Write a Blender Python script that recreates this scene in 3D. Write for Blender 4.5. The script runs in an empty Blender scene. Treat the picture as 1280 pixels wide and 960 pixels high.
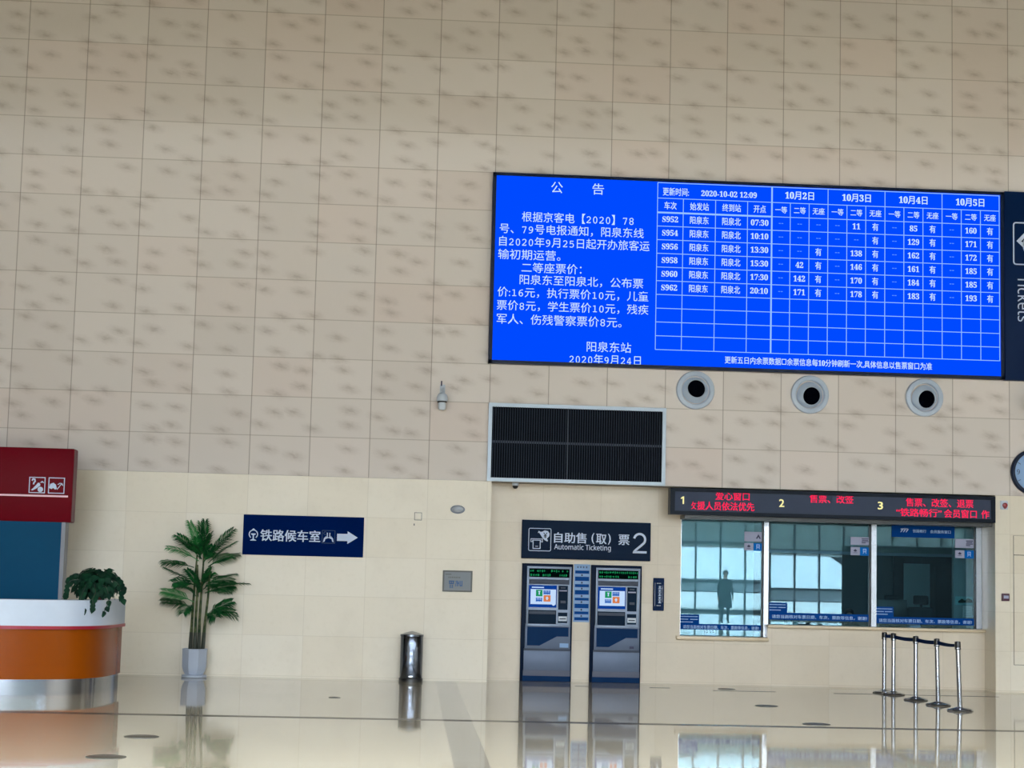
import bpy, bmesh, math, random
from mathutils import Vector, Matrix
random.seed(7)
SC = bpy.context.scene
COL = SC.collection
PI = math.pi

# ------------------------------------------------------------------ camera
F_PX = 2219.82
YAW, PIT, ROL = 0.0660439883, 0.105237715, 0.0246524350
fw = Vector((math.sin(YAW) * math.cos(PIT), math.cos(YAW) * math.cos(PIT), math.sin(PIT)))
rt = Vector((math.cos(YAW), -math.sin(YAW), 0))
up = rt.cross(fw)
r2 = rt * math.cos(ROL) + up * math.sin(ROL)
u2 = -rt * math.sin(ROL) + up * math.cos(ROL)
cd = bpy.data.cameras.new('camera')
cam = bpy.data.objects.new('camera', cd)
COL.objects.link(cam)
cd.sensor_width = 36.0
cd.lens = F_PX * 36.0 / 1280.0
cd.clip_end = 600
cam.matrix_world = Matrix(((r2.x, u2.x, -fw.x, -1.44363), (r2.y, u2.y, -fw.y, -26.9266),
                           (r2.z, u2.z, -fw.z, 1.655), (0, 0, 0, 1)))
SC.camera = cam

# ------------------------------------------------------------------ light, sky, exposure
SKY_STRENGTH = 18.8
world = bpy.data.worlds.new('sky')
SC.world = world
world.use_nodes = True
wn = world.node_tree.nodes
wbg = wn['Background']
wbg.inputs['Color'].default_value = (0.90, 0.92, 1.0, 1)
wbg.inputs['Strength'].default_value = SKY_STRENGTH

def portal(x, y, z, w, h, rx):
    l = bpy.data.lights.new('window_portal', 'AREA')
    l.shape = 'RECTANGLE'
    l.size, l.size_y = w, h
    l.cycles.is_portal = True
    o = bpy.data.objects.new('window_portal', l)
    COL.objects.link(o)
    o.location = (x, y, z)
    o.rotation_euler = (rx, 0, 0)
portal(5, -44.85, 4.2, 42, 8.4, PI / 2)
portal(5, -30.0, 8.95, 42, 26, 0)

SC.view_settings.view_transform = 'Standard'
SC.view_settings.look = 'None'
SC.view_settings.gamma = 1
SC.view_settings.use_curve_mapping = False
SC.view_settings.exposure = 0.0
SC.cycles.max_bounces = 10
SC.cycles.diffuse_bounces = 5
SC.cycles.glossy_bounces = 5
SC.cycles.transparent_max_bounces = 12
SC.cycles.caustics_reflective = False
SC.cycles.caustics_refractive = False

# ------------------------------------------------------------------ node helper
class NT:
    def __init__(s, name):
        s.m = bpy.data.materials.new(name)
        s.m.use_nodes = True
        s.t = s.m.node_tree
        s.t.nodes.clear()
        s.out = s.t.nodes.new('ShaderNodeOutputMaterial')
    def n(s, typ, **k):
        nd = s.t.nodes.new(typ)
        for a, b in k.items():
            setattr(nd, a, b)
        return nd
    def put(s, sock, v):
        if hasattr(v, 'links'):
            s.t.links.new(v, sock)
        elif isinstance(v, (tuple, list)) and sock.type == 'RGBA' and len(v) == 3:
            sock.default_value = (*v, 1)
        else:
            sock.default_value = v
    def math(s, op, a, b=0.0, c=0.0):
        nd = s.n('ShaderNodeMath', operation=op)
        s.put(nd.inputs[0], a); s.put(nd.inputs[1], b); s.put(nd.inputs[2], c)
        return nd.outputs[0]
    def step(s, a, lo, hi):
        nd = s.n('ShaderNodeMapRange', interpolation_type='SMOOTHSTEP')
        s.put(nd.inputs['Value'], a)
        nd.inputs['From Min'].default_value = lo
        nd.inputs['From Max'].default_value = hi
        return nd.outputs[0]
    def mix(s, f, a, b, typ='MIX'):
        nd = s.n('ShaderNodeMix', data_type='RGBA', blend_type=typ)
        s.put(nd.inputs[0], f); s.put(nd.inputs[6], a); s.put(nd.inputs[7], b)
        return nd.outputs[2]
    def pos(s):
        g = s.n('ShaderNodeNewGeometry')
        x = s.n('ShaderNodeSeparateXYZ')
        s.t.links.new(g.outputs['Position'], x.inputs[0])
        return x.outputs[0], x.outputs[1], x.outputs[2], g
    def xyz(s, a, b, c=0.0):
        nd = s.n('ShaderNodeCombineXYZ')
        s.put(nd.inputs[0], a); s.put(nd.inputs[1], b); s.put(nd.inputs[2], c)
        return nd.outputs[0]
    def noise(s, vec, scale, detail=2.0, rough=0.5):
        nd = s.n('ShaderNodeTexNoise')
        s.put(nd.inputs['Vector'], vec)
        nd.inputs['Scale'].default_value = scale
        nd.inputs['Detail'].default_value = detail
        nd.inputs['Roughness'].default_value = rough
        return nd.outputs[0]
    def principled(s, color, rough=0.5, metal=0.0, spec=0.5, normal=None):
        b = s.n('ShaderNodeBsdfPrincipled')
        s.put(b.inputs['Base Color'], color)
        s.put(b.inputs['Roughness'], rough)
        s.put(b.inputs['Metallic'], metal)
        s.put(b.inputs['Specular IOR Level'], spec)
        if normal is not None:
            s.put(b.inputs['Normal'], normal)
        s.t.links.new(b.outputs[0], s.out.inputs[0])
        return b

def lin(c):
    return tuple(((v / 255) / 12.92 if v / 255 <= 0.04045 else ((v / 255 + 0.055) / 1.055) ** 2.4) for v in c)

def plain(name, c, rough=0.5, metal=0.0, spec=0.5, var=0.04, srgb=True):
    """a surface of one colour with a little procedural unevenness"""
    k = NT(name)
    c = lin(c) if srgb else c
    g = k.n('ShaderNodeNewGeometry')
    nz = k.noise(g.outputs['Position'], 9.0, 3.0)
    f = k.math('MULTIPLY_ADD', nz, var * 2, 1 - var)
    col = k.mix(1.0, c, k.xyz(f, f, f), 'MULTIPLY')
    k.principled(col, rough, metal, spec)
    return k.m

def glow(name, c, strength=1.0):
    k = NT(name)
    e = k.n('ShaderNodeEmission')
    k.put(e.inputs[0], lin(c))
    e.inputs[1].default_value = strength
    k.t.links.new(e.outputs[0], k.out.inputs[0])
    return k.m

TW, TH, TZ = 0.9, 0.59644, 3.011

def tile_nodes(k, jw_v, jw_h):
    x, y, z, g = k.pos()
    u = k.math('DIVIDE', x, TW)
    v = k.math('DIVIDE', k.math('SUBTRACT', z, TZ), TH)
    fu, fv = k.math('FRACT', u), k.math('FRACT', v)
    du = k.math('MULTIPLY', k.math('MINIMUM', fu, k.math('SUBTRACT', 1.0, fu)), TW)
    dv = k.math('MULTIPLY', k.math('MINIMUM', fv, k.math('SUBTRACT', 1.0, fv)), TH)
    jv = k.math('SUBTRACT', 1.0, k.step(du, jw_v * 0.5, jw_v))
    jh = k.math('SUBTRACT', 1.0, k.step(dv, jw_h * 0.5, jw_h))
    w = k.n('ShaderNodeTexWhiteNoise', noise_dimensions='2D')
    k.put(w.inputs['Vector'], k.xyz(k.math('FLOOR', u), k.math('FLOOR', v)))
    return x, y, z, g, jv, jh, w

def mat_upper_wall():
    k = NT('veined_stone_tile')
    x, y, z, g, jv, jh, w = tile_nodes(k, 0.0095, 0.009)
    p = g.outputs['Position']
    # smudge-like fossil marks, two staggered rows of them in each course of tiles
    cz = k.math('DIVIDE', k.math('SUBTRACT', z, TZ), TH / 2)
    cx = k.math('DIVIDE', x, 0.60)
    vo = k.n('ShaderNodeTexVoronoi', voronoi_dimensions='2D', feature='F1')
    k.put(vo.inputs['Vector'], k.xyz(cx, cz))
    vo.inputs['Scale'].default_value = 1.0
    vo.inputs['Randomness'].default_value = 0.72
    vp = k.n('ShaderNodeSeparateXYZ')
    k.t.links.new(vo.outputs['Position'], vp.inputs[0])
    ax = k.math('MULTIPLY', k.math('SUBTRACT', cx, vp.outputs[0]), 0.60)
    az = k.math('MULTIPLY', k.math('SUBTRACT', cz, vp.outputs[1]), TH / 2)
    az = k.math('ADD', az, k.math('MULTIPLY', ax, 0.17))
    wob = k.noise(p, 9.0, 3.0, 0.6)
    az = k.math('ADD', az, k.math('MULTIPLY', k.math('SUBTRACT', wob, 0.5), 0.10))
    ax = k.math('DIVIDE', ax, 0.17); az = k.math('DIVIDE', az, 0.075)
    d = k.math('SQRT', k.math('ADD', k.math('MULTIPLY', ax, ax), k.math('MULTIPLY', az, az)))
    fine = k.noise(k.xyz(k.math('MULTIPLY', x, 7.0), k.math('MULTIPLY_ADD', z, 30.0, k.math('MULTIPLY', x, 8.0))), 1.5, 4.0, 0.65)
    d = k.math('ADD', d, k.math('MULTIPLY', k.math('SUBTRACT', fine, 0.5), 1.3))
    core = k.math('SUBTRACT', 1.0, k.step(d, 0.0, 0.55))
    halo = k.math('SUBTRACT', 1.0, k.step(d, 0.0, 1.45))
    smu = k.math('ADD', k.math('MULTIPLY', core, 0.15), k.math('MULTIPLY', halo, 0.22))
    cloud = k.noise(p, 2.2, 3.0)
    base = k.mix(w.outputs['Value'], (0.640, 0.590, 0.562), (0.715, 0.665, 0.640))
    pk = k.n('ShaderNodeSeparateColor')
    k.t.links.new(w.outputs['Color'], pk.inputs[0])
    base = k.mix(k.math('MULTIPLY', k.step(pk.outputs[1], 0.5, 1.0), 0.6), base, (0.680, 0.575, 0.535))
    base = k.mix(k.math('MULTIPLY', cloud, 0.4), base, (0.700, 0.625, 0.590))
    col = k.mix(smu, base, (0.20, 0.135, 0.10))
    col = k.mix(k.math('MULTIPLY', jv, 0.55), col, (0.16, 0.13, 0.10))
    col = k.mix(k.math('MULTIPLY', jh, 0.40), col, (0.20, 0.16, 0.12))
    k.principled(col, 0.55, 0.0, 0.25)
    return k.m

def mat_cream(name, a, b, rough=0.28, spec=0.4):
    k = NT(name)
    x, y, z, g, jv, jh, w = tile_nodes(k, 0.006, 0.006)
    p = g.outputs['Position']
    n1 = k.noise(p, 1.3, 4.0, 0.6)
    n2 = k.noise(p, 14.0, 5.0, 0.65)
    base = k.mix(w.outputs['Value'], a, b)
    base = k.mix(k.math('MULTIPLY', k.step(n1, 0.45, 0.7), 0.35), base, tuple(v * 0.88 for v in a))
    base = k.mix(k.math('MULTIPLY', k.step(n2, 0.5, 0.75), 0.14), base, tuple(v * q for v, q in zip(a, (0.75, 0.7, 0.62))))
    jj = k.math('MULTIPLY', k.math('MAXIMUM', jv, jh), 0.22)
    col = k.mix(jj, base, (0.35, 0.29, 0.21))
    k.principled(col, rough, 0.0, spec)
    return k.m

def mat_floor():
    k = NT('polished_cream_floor')
    x, y, z, g = k.pos()
    p = g.outputs['Position']
    TS = 0.8
    u, v = k.math('DIVIDE', k.math('ADD', x, 0.15), TS), k.math('DIVIDE', y, TS)
    w = k.n('ShaderNodeTexWhiteNoise', noise_dimensions='2D')
    k.put(w.inputs['Vector'], k.xyz(k.math('FLOOR', u), k.math('FLOOR', v)))
    n1 = k.noise(p, 1.1, 4.0, 0.6)
    n2 = k.noise(p, 8.0, 5.0, 0.6)
    base = k.mix(w.outputs['Value'], (0.44, 0.385, 0.28), (0.48, 0.425, 0.32))
    base = k.mix(k.math('MULTIPLY', n1, 0.5), base, (0.425, 0.37, 0.26))
    base = k.mix(k.math('MULTIPLY', k.step(n2, 0.5, 0.7), 0.15), base, (0.27, 0.225, 0.16))
    # grey stone bands laid into the floor
    bx = k.math('ABSOLUTE', k.math('SUBTRACT', x, k.math('MULTIPLY_ADD', y, 0.0115, -0.555)))
    band1 = k.math('SUBTRACT', 1.0, k.step(bx, 0.150, 0.165))
    by = k.math('ABSOLUTE', k.math('ADD', y, 6.97))
    band2 = k.math('SUBTRACT', 1.0, k.step(by, 0.10, 0.13))
    grey = k.mix(n2, (0.13, 0.12, 0.098), (0.22, 0.20, 0.165))
    col = k.mix(band1, base, grey)
    col = k.mix(band2, col, (0.06, 0.05, 0.04))
    # every slab lies a hair off level, so reflections break at the joints
    wc = k.n('ShaderNodeVectorMath', operation='SUBTRACT')
    k.t.links.new(w.outputs['Color'], wc.inputs[0])
    wc.inputs[1].default_value = (0.5, 0.5, 0.5)
    ws = k.n('ShaderNodeVectorMath', operation='SCALE')
    k.t.links.new(wc.outputs[0], ws.inputs[0])
    ws.inputs['Scale'].default_value = 0.0022
    wa = k.n('ShaderNodeVectorMath', operation='ADD')
    k.t.links.new(ws.outputs[0], wa.inputs[0])
    k.t.links.new(g.outputs['Normal'], wa.inputs[1])
    nn = k.n('ShaderNodeVectorMath', operation='NORMALIZE')
    k.t.links.new(wa.outputs[0], nn.inputs[0])
    rg = k.math('MULTIPLY_ADD', band2, 0.22, 0.045)
    sp = k.math('MULTIPLY_ADD', band2, -0.28, 0.42)
    sp = k.math('MULTIPLY_ADD', band1, -0.12, sp)
    k.principled(col, rg, 0.0, sp, nn.outputs[0])
    return k.m

def mat_pane(name, tint, refl, fac):
    """tinted float glass: lets light through, mirrors part of it"""
    k = NT(name)
    t = k.n('ShaderNodeBsdfTransparent')
    k.put(t.inputs[0], tint)
    gl = k.n('ShaderNodeBsdfGlossy')
    k.put(gl.inputs[0], refl)
    gl.inputs['Roughness'].default_value = 0.0
    g = k.n('ShaderNodeNewGeometry')
    dt = k.n('ShaderNodeVectorMath', operation='DOT_PRODUCT')
    k.t.links.new(g.outputs['Normal'], dt.inputs[0])
    k.t.links.new(g.outputs['Incoming'], dt.inputs[1])
    c1 = k.math('SUBTRACT', 1.0, k.math('ABSOLUTE', dt.outputs['Value']))
    f = k.math('MULTIPLY_ADD', k.math('POWER', c1, 5.0), 0.9, 0.04 + fac)
    mx = k.n('ShaderNodeMixShader')
    k.put(mx.inputs[0], f)
    k.t.links.new(t.outputs[0], mx.inputs[1])
    k.t.links.new(gl.outputs[0], mx.inputs[2])
    k.t.links.new(mx.outputs[0], k.out.inputs[0])
    return k.m

def mat_leaf(name, a, b, rough=0.45):
    k = NT(name)
    g = k.n('ShaderNodeNewGeometry')
    nz = k.noise(g.outputs['Position'], 11.0, 3.0, 0.6)
    col = k.mix(k.step(nz, 0.35, 0.7), lin(a), lin(b))
    k.principled(col, 0.6, 0.0, 0.12)
    return k.m

M = {}
M['tile'] = mat_upper_wall()
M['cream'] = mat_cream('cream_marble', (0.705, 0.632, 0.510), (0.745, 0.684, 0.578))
M['cream_shaded'] = mat_cream('cream_marble_shaded', (0.63, 0.548, 0.435), (0.665, 0.59, 0.485))  # same marble, darker and warmer: the shade of the recess is in the colour
M['sill'] = plain('beige_stone_sill', (214, 196, 168), 0.35)
M['floor'] = mat_floor()
M['ceil'] = plain('grey_ceiling', (92, 86, 78), 0.8)
M['sidewall'] = plain('plain_side_wall', (150, 144, 134), 0.7)
M['plaza'] = plain('plaza_paving', (205, 203, 198), 0.8)
M['white_roof'] = plain('white_roofing', (235, 238, 240), 0.7)
M['grey_build'] = plain('grey_facade', (165, 172, 176), 0.7)
M['canopy'] = plain('grey_canopy', (215, 220, 222), 0.7)
M['tower'] = plain('dark_grey_facade', (36, 43, 47), 0.8)
M['hill'] = plain('hill_green', (90, 112, 92), 0.9)
M['mullion'] = plain('dark_mullion', (92, 100, 106), 0.4, 0.3)
M['pane_hall'] = mat_pane('clear_glass', (0.94, 0.97, 0.96), (0.9, 1, 1), 0.0)
M['pane'] = mat_pane('teal_tinted_glass', (0.60, 0.77, 0.83), (0.56, 0.80, 0.90), 0.03)
M['chrome'] = plain('chrome', (150, 154, 164), 0.12, 1.0, 0.5, 0.02)
M['bin_steel'] = plain('dark_polished_steel', (96, 102, 114), 0.13, 1.0, 0.5, 0.02)
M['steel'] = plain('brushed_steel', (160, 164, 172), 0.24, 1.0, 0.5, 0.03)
M['alu'] = plain('silver_frame', (170, 184, 200), 0.4, 0.15)
M['screen_frame'] = plain('dark_navy_metal', (18, 32, 58), 0.4, 0, 0.15)
M['sign_navy'] = plain('navy_sign', (10, 34, 72), 0.4, 0, 0.05)
M['sign_navy2'] = plain('navy_teal_sign', (4, 28, 54), 0.4, 0, 0.05)
M['sign_wait'] = plain('navy_sign_gloss', (2, 28, 82), 0.5, 0, 0.0)
M['white_letter'] = plain('white_lettering', (200, 214, 240), 0.6, 0, 0.1)
M['black'] = plain('black_plastic', (16, 18, 22), 0.35)
M['dark'] = plain('hole_shade', (4, 6, 14), 0.9, 0, 0.0)
M['grille'] = plain('dark_louvre', (42, 50, 64), 0.6, 0.0, 0.1)
M['grille_back'] = plain('louvre_shade', (14, 18, 26), 0.8, 0, 0.05)
M['white_paint'] = plain('white_paint', (180, 194, 214), 0.4)
M['white_plastic'] = plain('white_plastic', (192, 202, 216), 0.35)
M['red_sign'] = plain('crimson_sign', (104, 4, 22), 0.4, 0, 0.05)
M['red_side'] = plain('crimson_edge', (96, 20, 38), 0.4, 0, 0.2)
M['pink_line'] = plain('pale_line', (240, 200, 214), 0.5)
M['blue_glass'] = plain('blue_backboard', (8, 72, 108), 0.35, 0, 0.04)
M['grey_edge'] = plain('grey_edge', (120, 124, 136), 0.4)
M['desk_white'] = plain('white_gloss_counter', (184, 196, 214), 0.25)
M['desk_red'] = plain('red_trim', (150, 8, 40), 0.3)
M['desk_orange'] = plain('orange_gloss_panel', (136, 64, 2), 0.2, 0, 0.12)
M['tvm_grey'] = plain('silver_grey_cabinet', (98, 110, 132), 0.45, 0.2, 0.2)
M['tvm_light'] = plain('silver_frame_light', (118, 130, 150), 0.4, 0.3, 0.3)
M['tvm_mid'] = plain('mid_grey_groove', (66, 74, 90), 0.5, 0, 0.2)
M['tvm_band'] = plain('grey_kick_band', (92, 96, 112), 0.5, 0, 0.2)
M['tvm_dark'] = plain('dark_navy_surround', (14, 28, 50), 0.4, 0, 0.05)
M['tvm_navy'] = plain('navy_panel', (2, 42, 84), 0.4, 0, 0.05)
M['tvm_slot'] = plain('deep_blue_black_panel', (8, 32, 54), 0.4, 0, 0.05)
M['board_pale'] = plain('pale_blue_board', (140, 172, 212), 0.5, 0, 0.1)
M['board_blue'] = plain('blue_board_block', (6, 66, 136), 0.5, 0, 0.05)
M['decal_blue'] = plain('blue_decal', (2, 62, 138), 0.5, 0, 0.03)
M['sticker_white'] = plain('pale_sticker', (160, 164, 190), 0.5, 0, 0.1)
M['sticker_blue'] = plain('bright_blue_sticker', (4, 104, 190), 0.5, 0, 0.05)
M['ink'] = plain('dark_ink', (50, 52, 84), 0.6)
M['decal_text'] = plain('pale_blue_lettering', (170, 204, 246), 0.5)
M['led_case'] = plain('black_led_case', (16, 26, 40), 0.4, 0, 0.1)
M['led_face'] = plain('grey_led_face', (62, 72, 94), 0.5, 0, 0.1)
M['belt'] = plain('navy_belt', (6, 32, 72), 0.8, 0, 0.05)
M['plaque'] = plain('grey_metal_plaque', (112, 118, 124), 0.5, 0.2)
M['plaque_edge'] = plain('dark_plaque_edge', (84, 84, 82), 0.5)
M['plaque_blue'] = plain('blue_print', (40, 80, 130), 0.5)
M['pot'] = plain('pale_glazed_pot', (172, 182, 200), 0.3)
M['soil'] = plain('dark_soil', (40, 34, 28), 0.9)
M['stem_dark'] = plain('dark_cane', (40, 46, 36), 0.5)
M['stem_pale'] = mat_leaf('green_cane', (34, 56, 34), (104, 112, 76))
M['frond'] = mat_leaf('palm_green', (12, 62, 34), (34, 104, 50))
M['frond_light'] = mat_leaf('pale_palm_green', (48, 128, 66), (84, 156, 96))
M['ivy'] = mat_leaf('dark_ivy_green', (6, 36, 26), (14, 58, 36))
M['pot_red'] = plain('maroon_pot', (92, 40, 36), 0.5)
M['red_alarm'] = plain('red_plastic', (130, 16, 30), 0.35)
M['maroon'] = plain('maroon_plastic', (70, 26, 52), 0.4)
M['clock_face'] = plain('pale_clock_face', (146, 178, 220), 0.4, 0, 0.1)
M['office_wall'] = plain('office_wall', (150, 162, 162), 0.8)
M['office_screen'] = plain('pale_office_screen', (190, 200, 198), 0.8)
M['office_panel'] = plain('office_panelling', (66, 74, 76), 0.8)
M['office_dark'] = plain('dark_wood_door', (24, 24, 26), 0.5)
M['office_black'] = plain('black_office_fabric', (22, 26, 28), 0.7)
M['poster'] = plain('landscape_poster', (150, 196, 190), 0.6, 0, 0.4, 0.3)
M['paper'] = plain('white_paper', (225, 230, 228), 0.8)
M['skin'] = plain('skin', (196, 150, 126), 0.55)
M['hair'] = plain('black_hair', (18, 16, 16), 0.5)
M['coat'] = plain('dark_coat', (34, 38, 46), 0.8)
M['trousers'] = plain('dark_trousers', (26, 28, 34), 0.8)
M['disc'] = plain('floor_cover_steel', (96, 96, 92), 0.35, 0.6)
M['strip'] = plain('dark_floor_strip', (62, 56, 48), 0.35)
M['lamp_glass'] = plain('smoked_dome', (126, 134, 150), 0.15)
M['e_blue'] = glow('led_screen_blue', (0, 74, 255), 1.0)
M['e_text'] = glow('led_screen_text', (205, 232, 255), 1.0)
M['e_dim'] = glow('led_screen_faint_text', (90, 150, 255), 1.0)
M['e_grid'] = glow('led_screen_lines', (150, 196, 255), 1.0)
M['e_red'] = glow('led_red', (255, 40, 88), 1.0)
M['e_yellow'] = glow('led_yellow', (255, 246, 170), 1.0)
M['e_tvm_white'] = glow('kiosk_screen_white', (196, 222, 255), 0.95)
M['e_tvm_blue'] = glow('kiosk_screen_blue', (14, 62, 150), 0.9)
M['e_tvm_icon'] = glow('kiosk_icon_blue', (30, 96, 190), 0.9)
M['e_tvm_green'] = glow('kiosk_icon_green', (30, 150, 100), 0.9)
M['e_tvm_orange'] = glow('kiosk_icon_orange', (222, 130, 80), 0.9)
M['e_green'] = glow('green_led_text', (26, 128, 78), 1.0)
M['green_dark'] = plain('dark_led_panel', (2, 16, 16), 0.6, 0, 0.0)
M['office_fill'] = glow('office_fill', (240, 250, 255), 7.0)

# ------------------------------------------------------------------ mesh helpers
def box(bm, x0, x1, y0, y1, z0, z1, mi=0):
    v = [bm.verts.new((x, y, z)) for z in (z0, z1) for y in (y0, y1) for x in (x0, x1)]
    for f in ((0, 2, 3, 1), (4, 5, 7, 6), (0, 1, 5, 4), (2, 6, 7, 3), (0, 4, 6, 2), (1, 3, 7, 5)):
        bm.faces.new([v[i] for i in f]).material_index = mi

def bbox_bev(bm, x0, x1, y0, y1, z0, z1, r=0.01, seg=2):
    b2 = bmesh.new()
    box(b2, x0, x1, y0, y1, z0, z1)
    bmesh.ops.recalc_face_normals(b2, faces=b2.faces)
    bmesh.ops.bevel(b2, geom=list(b2.edges), offset=r, segments=seg, affect='EDGES', profile=0.5)
    add_bm(bm, b2)

def add_bm(bm, b2, mat=None):
    me = bpy.data.meshes.new('tmp')
    if mat is not None:
        b2.transform(mat)
    b2.to_mesh(me); b2.free()
    bm.from_mesh(me)
    bpy.data.meshes.remove(me)

def prism(bm, pts, y0, y1, mi=0):
    """polygon given in x,z, pushed back from y0 to y1"""
    n = len(pts)
    a = [bm.verts.new((x, y0, z)) for x, z in pts]
    b = [bm.verts.new((x, y1, z)) for x, z in pts]
    fs = [bm.faces.new(a), bm.faces.new(b[::-1])]
    for i in range(n):
        fs.append(bm.faces.new((a[i], b[i], b[(i + 1) % n], a[(i + 1) % n])))
    for f in fs:
        f.material_index = mi

def ring_pts(cx, cz, r, n=32, a0=0.0, a1=2 * PI, closed=True):
    k = n if closed else n - 1
    return [(cx + r * math.cos(a0 + (a1 - a0) * i / k), cz + r * math.sin(a0 + (a1 - a0) * i / k)) for i in range(n)]

def stroke(bm, pts, w, y0, y1, closed=False):
    """thick outline in the x,z plane"""
    n = len(pts)
    L, R = [], []
    for i, p in enumerate(pts):
        p = Vector(p)
        if closed:
            a, b = Vector(pts[i - 1]), Vector(pts[(i + 1) % n])
        else:
            a, b = Vector(pts[max(i - 1, 0)]), Vector(pts[min(i + 1, n - 1)])
        d1 = (p - a).normalized() if (p - a).length > 1e-9 else (b - p).normalized()
        d2 = (b - p).normalized() if (b - p).length > 1e-9 else d1
        t = (d1 + d2)
        t = t.normalized() if t.length > 1e-6 else d1
        nrm = Vector((-t.y, t.x))
        k = w / 2 / max(0.5, nrm.dot(Vector((-d1.y, d1.x))))
        L.append(p + nrm * k); R.append(p - nrm * k)
    m = n if closed else n - 1
    for i in range(m):
        j = (i + 1) % n
        prism(bm, [tuple(L[i]), tuple(R[i]), tuple(R[j]), tuple(L[j])], y0, y1)

def lathe(bm, prof, seg=32, cx=0, cy=0, cz=0, axis='Z', cap=True):
    """prof: (r, h) pairs; axis Z up, or Y with h counted towards the viewer"""
    rings = []
    for r, h in prof:
        ring = []
        for i in range(seg):
            a = 2 * PI * i / seg
            if axis == 'Z':
                ring.append(bm.verts.new((cx + r * math.cos(a), cy + r * math.sin(a), cz + h)))
            else:
                ring.append(bm.verts.new((cx + r * math.cos(a), cy - h, cz + r * math.sin(a))))
        rings.append(ring)
    for a, b in zip(rings, rings[1:]):
        for i in range(seg):
            j = (i + 1) % seg
            bm.faces.new((a[i], a[j], b[j], b[i])).smooth = True
    if cap:
        for ring, rev in ((rings[0], True), (rings[-1], False)):
            bm.faces.new(ring[::-1] if rev else ring)

def tube(bm, pts, r, seg=8, r1=None, cap=True):
    pts = [Vector(p) for p in pts]
    n = len(pts)
    r1 = r if r1 is None else r1
    rings = []
    for i, p in enumerate(pts):
        t = (pts[min(i + 1, n - 1)] - pts[max(i - 1, 0)]).normalized()
        ref = Vector((0, 0, 1)) if abs(t.z) < 0.9 else Vector((1, 0, 0))
        a = t.cross(ref).normalized(); b = t.cross(a)
        rr = r + (r1 - r) * i / (n - 1)
        rings.append([bm.verts.new(p + (a * math.cos(2 * PI * q / seg) + b * math.sin(2 * PI * q / seg)) * rr) for q in range(seg)])
    for A, B in zip(rings, rings[1:]):
        for i in range(seg):
            j = (i + 1) % seg
            bm.faces.new((A[i], A[j], B[j], B[i])).smooth = True
    if cap:
        bm.faces.new(rings[0][::-1]); bm.faces.new(rings[-1])

_txt = {}
def serif(s):
    return ''.join(chr(0x1D7CE + ord(c) - 48) if c.isdigit() else chr(0x1D400 + ord(c) - 65) if 'A' <= c <= 'Z' else c for c in s)
def sans(s):
    return ''.join(chr(0x1D7E2 + ord(c) - 48) if '0' <= c <= '9' else chr(0x1D5A0 + ord(c) - 65) if 'A' <= c <= 'Z' else chr(0x1D5BA + ord(c) - 97) if 'a' <= c <= 'z' else c for c in s)
def mono(s):
    return ''.join(chr(0x1D7F6 + ord(c) - 48) if '0' <= c <= '9' else c for c in s)
def text(bm, s, x0, x1, zc, y, h=None, bold=0.0):
    """flat lettering fitted between x0 and x1, centred on zc, facing the hall"""
    key = s
    if key not in _txt:
        c = bpy.data.curves.new('lettering', 'FONT')
        c.body = s; c.size = 1; c.resolution_u = 2
        o = bpy.data.objects.new('lettering', c)
        COL.objects.link(o)
        me = bpy.data.meshes.new_from_object(o.evaluated_get(bpy.context.evaluated_depsgraph_get()))
        bpy.data.objects.remove(o); bpy.data.curves.remove(c)
        _txt[key] = me
    me = _txt[key]
    xs = [v.co.x for v in me.vertices]; ys = [v.co.y for v in me.vertices]
    bw, bh = max(xs) - min(xs), max(ys) - min(ys)
    sx = (x1 - x0) / bw
    sz = sx if h is None else h / bh
    mx, my = (max(xs) + min(xs)) / 2, (max(ys) + min(ys)) / 2
    T = Matrix(((sx, 0, 0, (x0 + x1) / 2 - mx * sx), (0, 0, 1, y), (0, sz, 0, zc - my * sz), (0, 0, 0, 1)))
    for i, (a, b) in enumerate(((0, 0),) if not bold else ((-1, -.5), (1, .5), (-1, .5), (1, -.5))):
        m2 = me.copy()
        m2.transform(Matrix.Translation((a * bold * sx, -0.0002 * i, b * bold * sx)) @ T)
        bm.from_mesh(m2)
        bpy.data.meshes.remove(m2)

# ------------------------------------------------------------------ object helpers
def thing(name, label, cat, loc=(0, 0, 0), group=None):
    o = bpy.data.objects.new(name, None)
    COL.objects.link(o)
    o.location = loc
    o.empty_display_size = 0.1
    tag(o, label, cat, group)
    return o

def tag(o, label, cat, group=None):
    o['label'] = label; o['category'] = cat
    if group:
        o['group'] = group
    return o

def origin(o):
    v = Vector((0, 0, 0))
    while o is not None:
        v += o.location; o = o.parent
    return v

def obj(name, bm, mat, parent=None, label=None, loc=None, smooth=None, recalc=True):
    """bm is in room coordinates; linked as one mesh, at its parent's place or at loc"""
    o0 = origin(parent) if parent else Vector(loc or (0, 0, 0))
    if recalc:
        bmesh.ops.recalc_face_normals(bm, faces=bm.faces)
    bm.transform(Matrix.Translation(-o0))
    me = bpy.data.meshes.new(name)
    bm.to_mesh(me); bm.free()
    for m in (mat if isinstance(mat, (list, tuple)) else [mat]):
        me.materials.append(m)
    if smooth is not None:
        for p in me.polygons:
            p.use_smooth = smooth
    me.set_sharp_from_angle(angle=math.radians(38))
    o = bpy.data.objects.new(name, me)
    COL.objects.link(o)
    if parent:
        o.parent = parent
    else:
        o.location = o0
    if label:
        o['label'] = label
    return o

def struct(name, bm, mat, parent=None, recalc=True):
    o = obj(name, bm, mat, parent, recalc=recalc)
    if parent is None:
        o['kind'] = 'structure'
    return o

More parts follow.
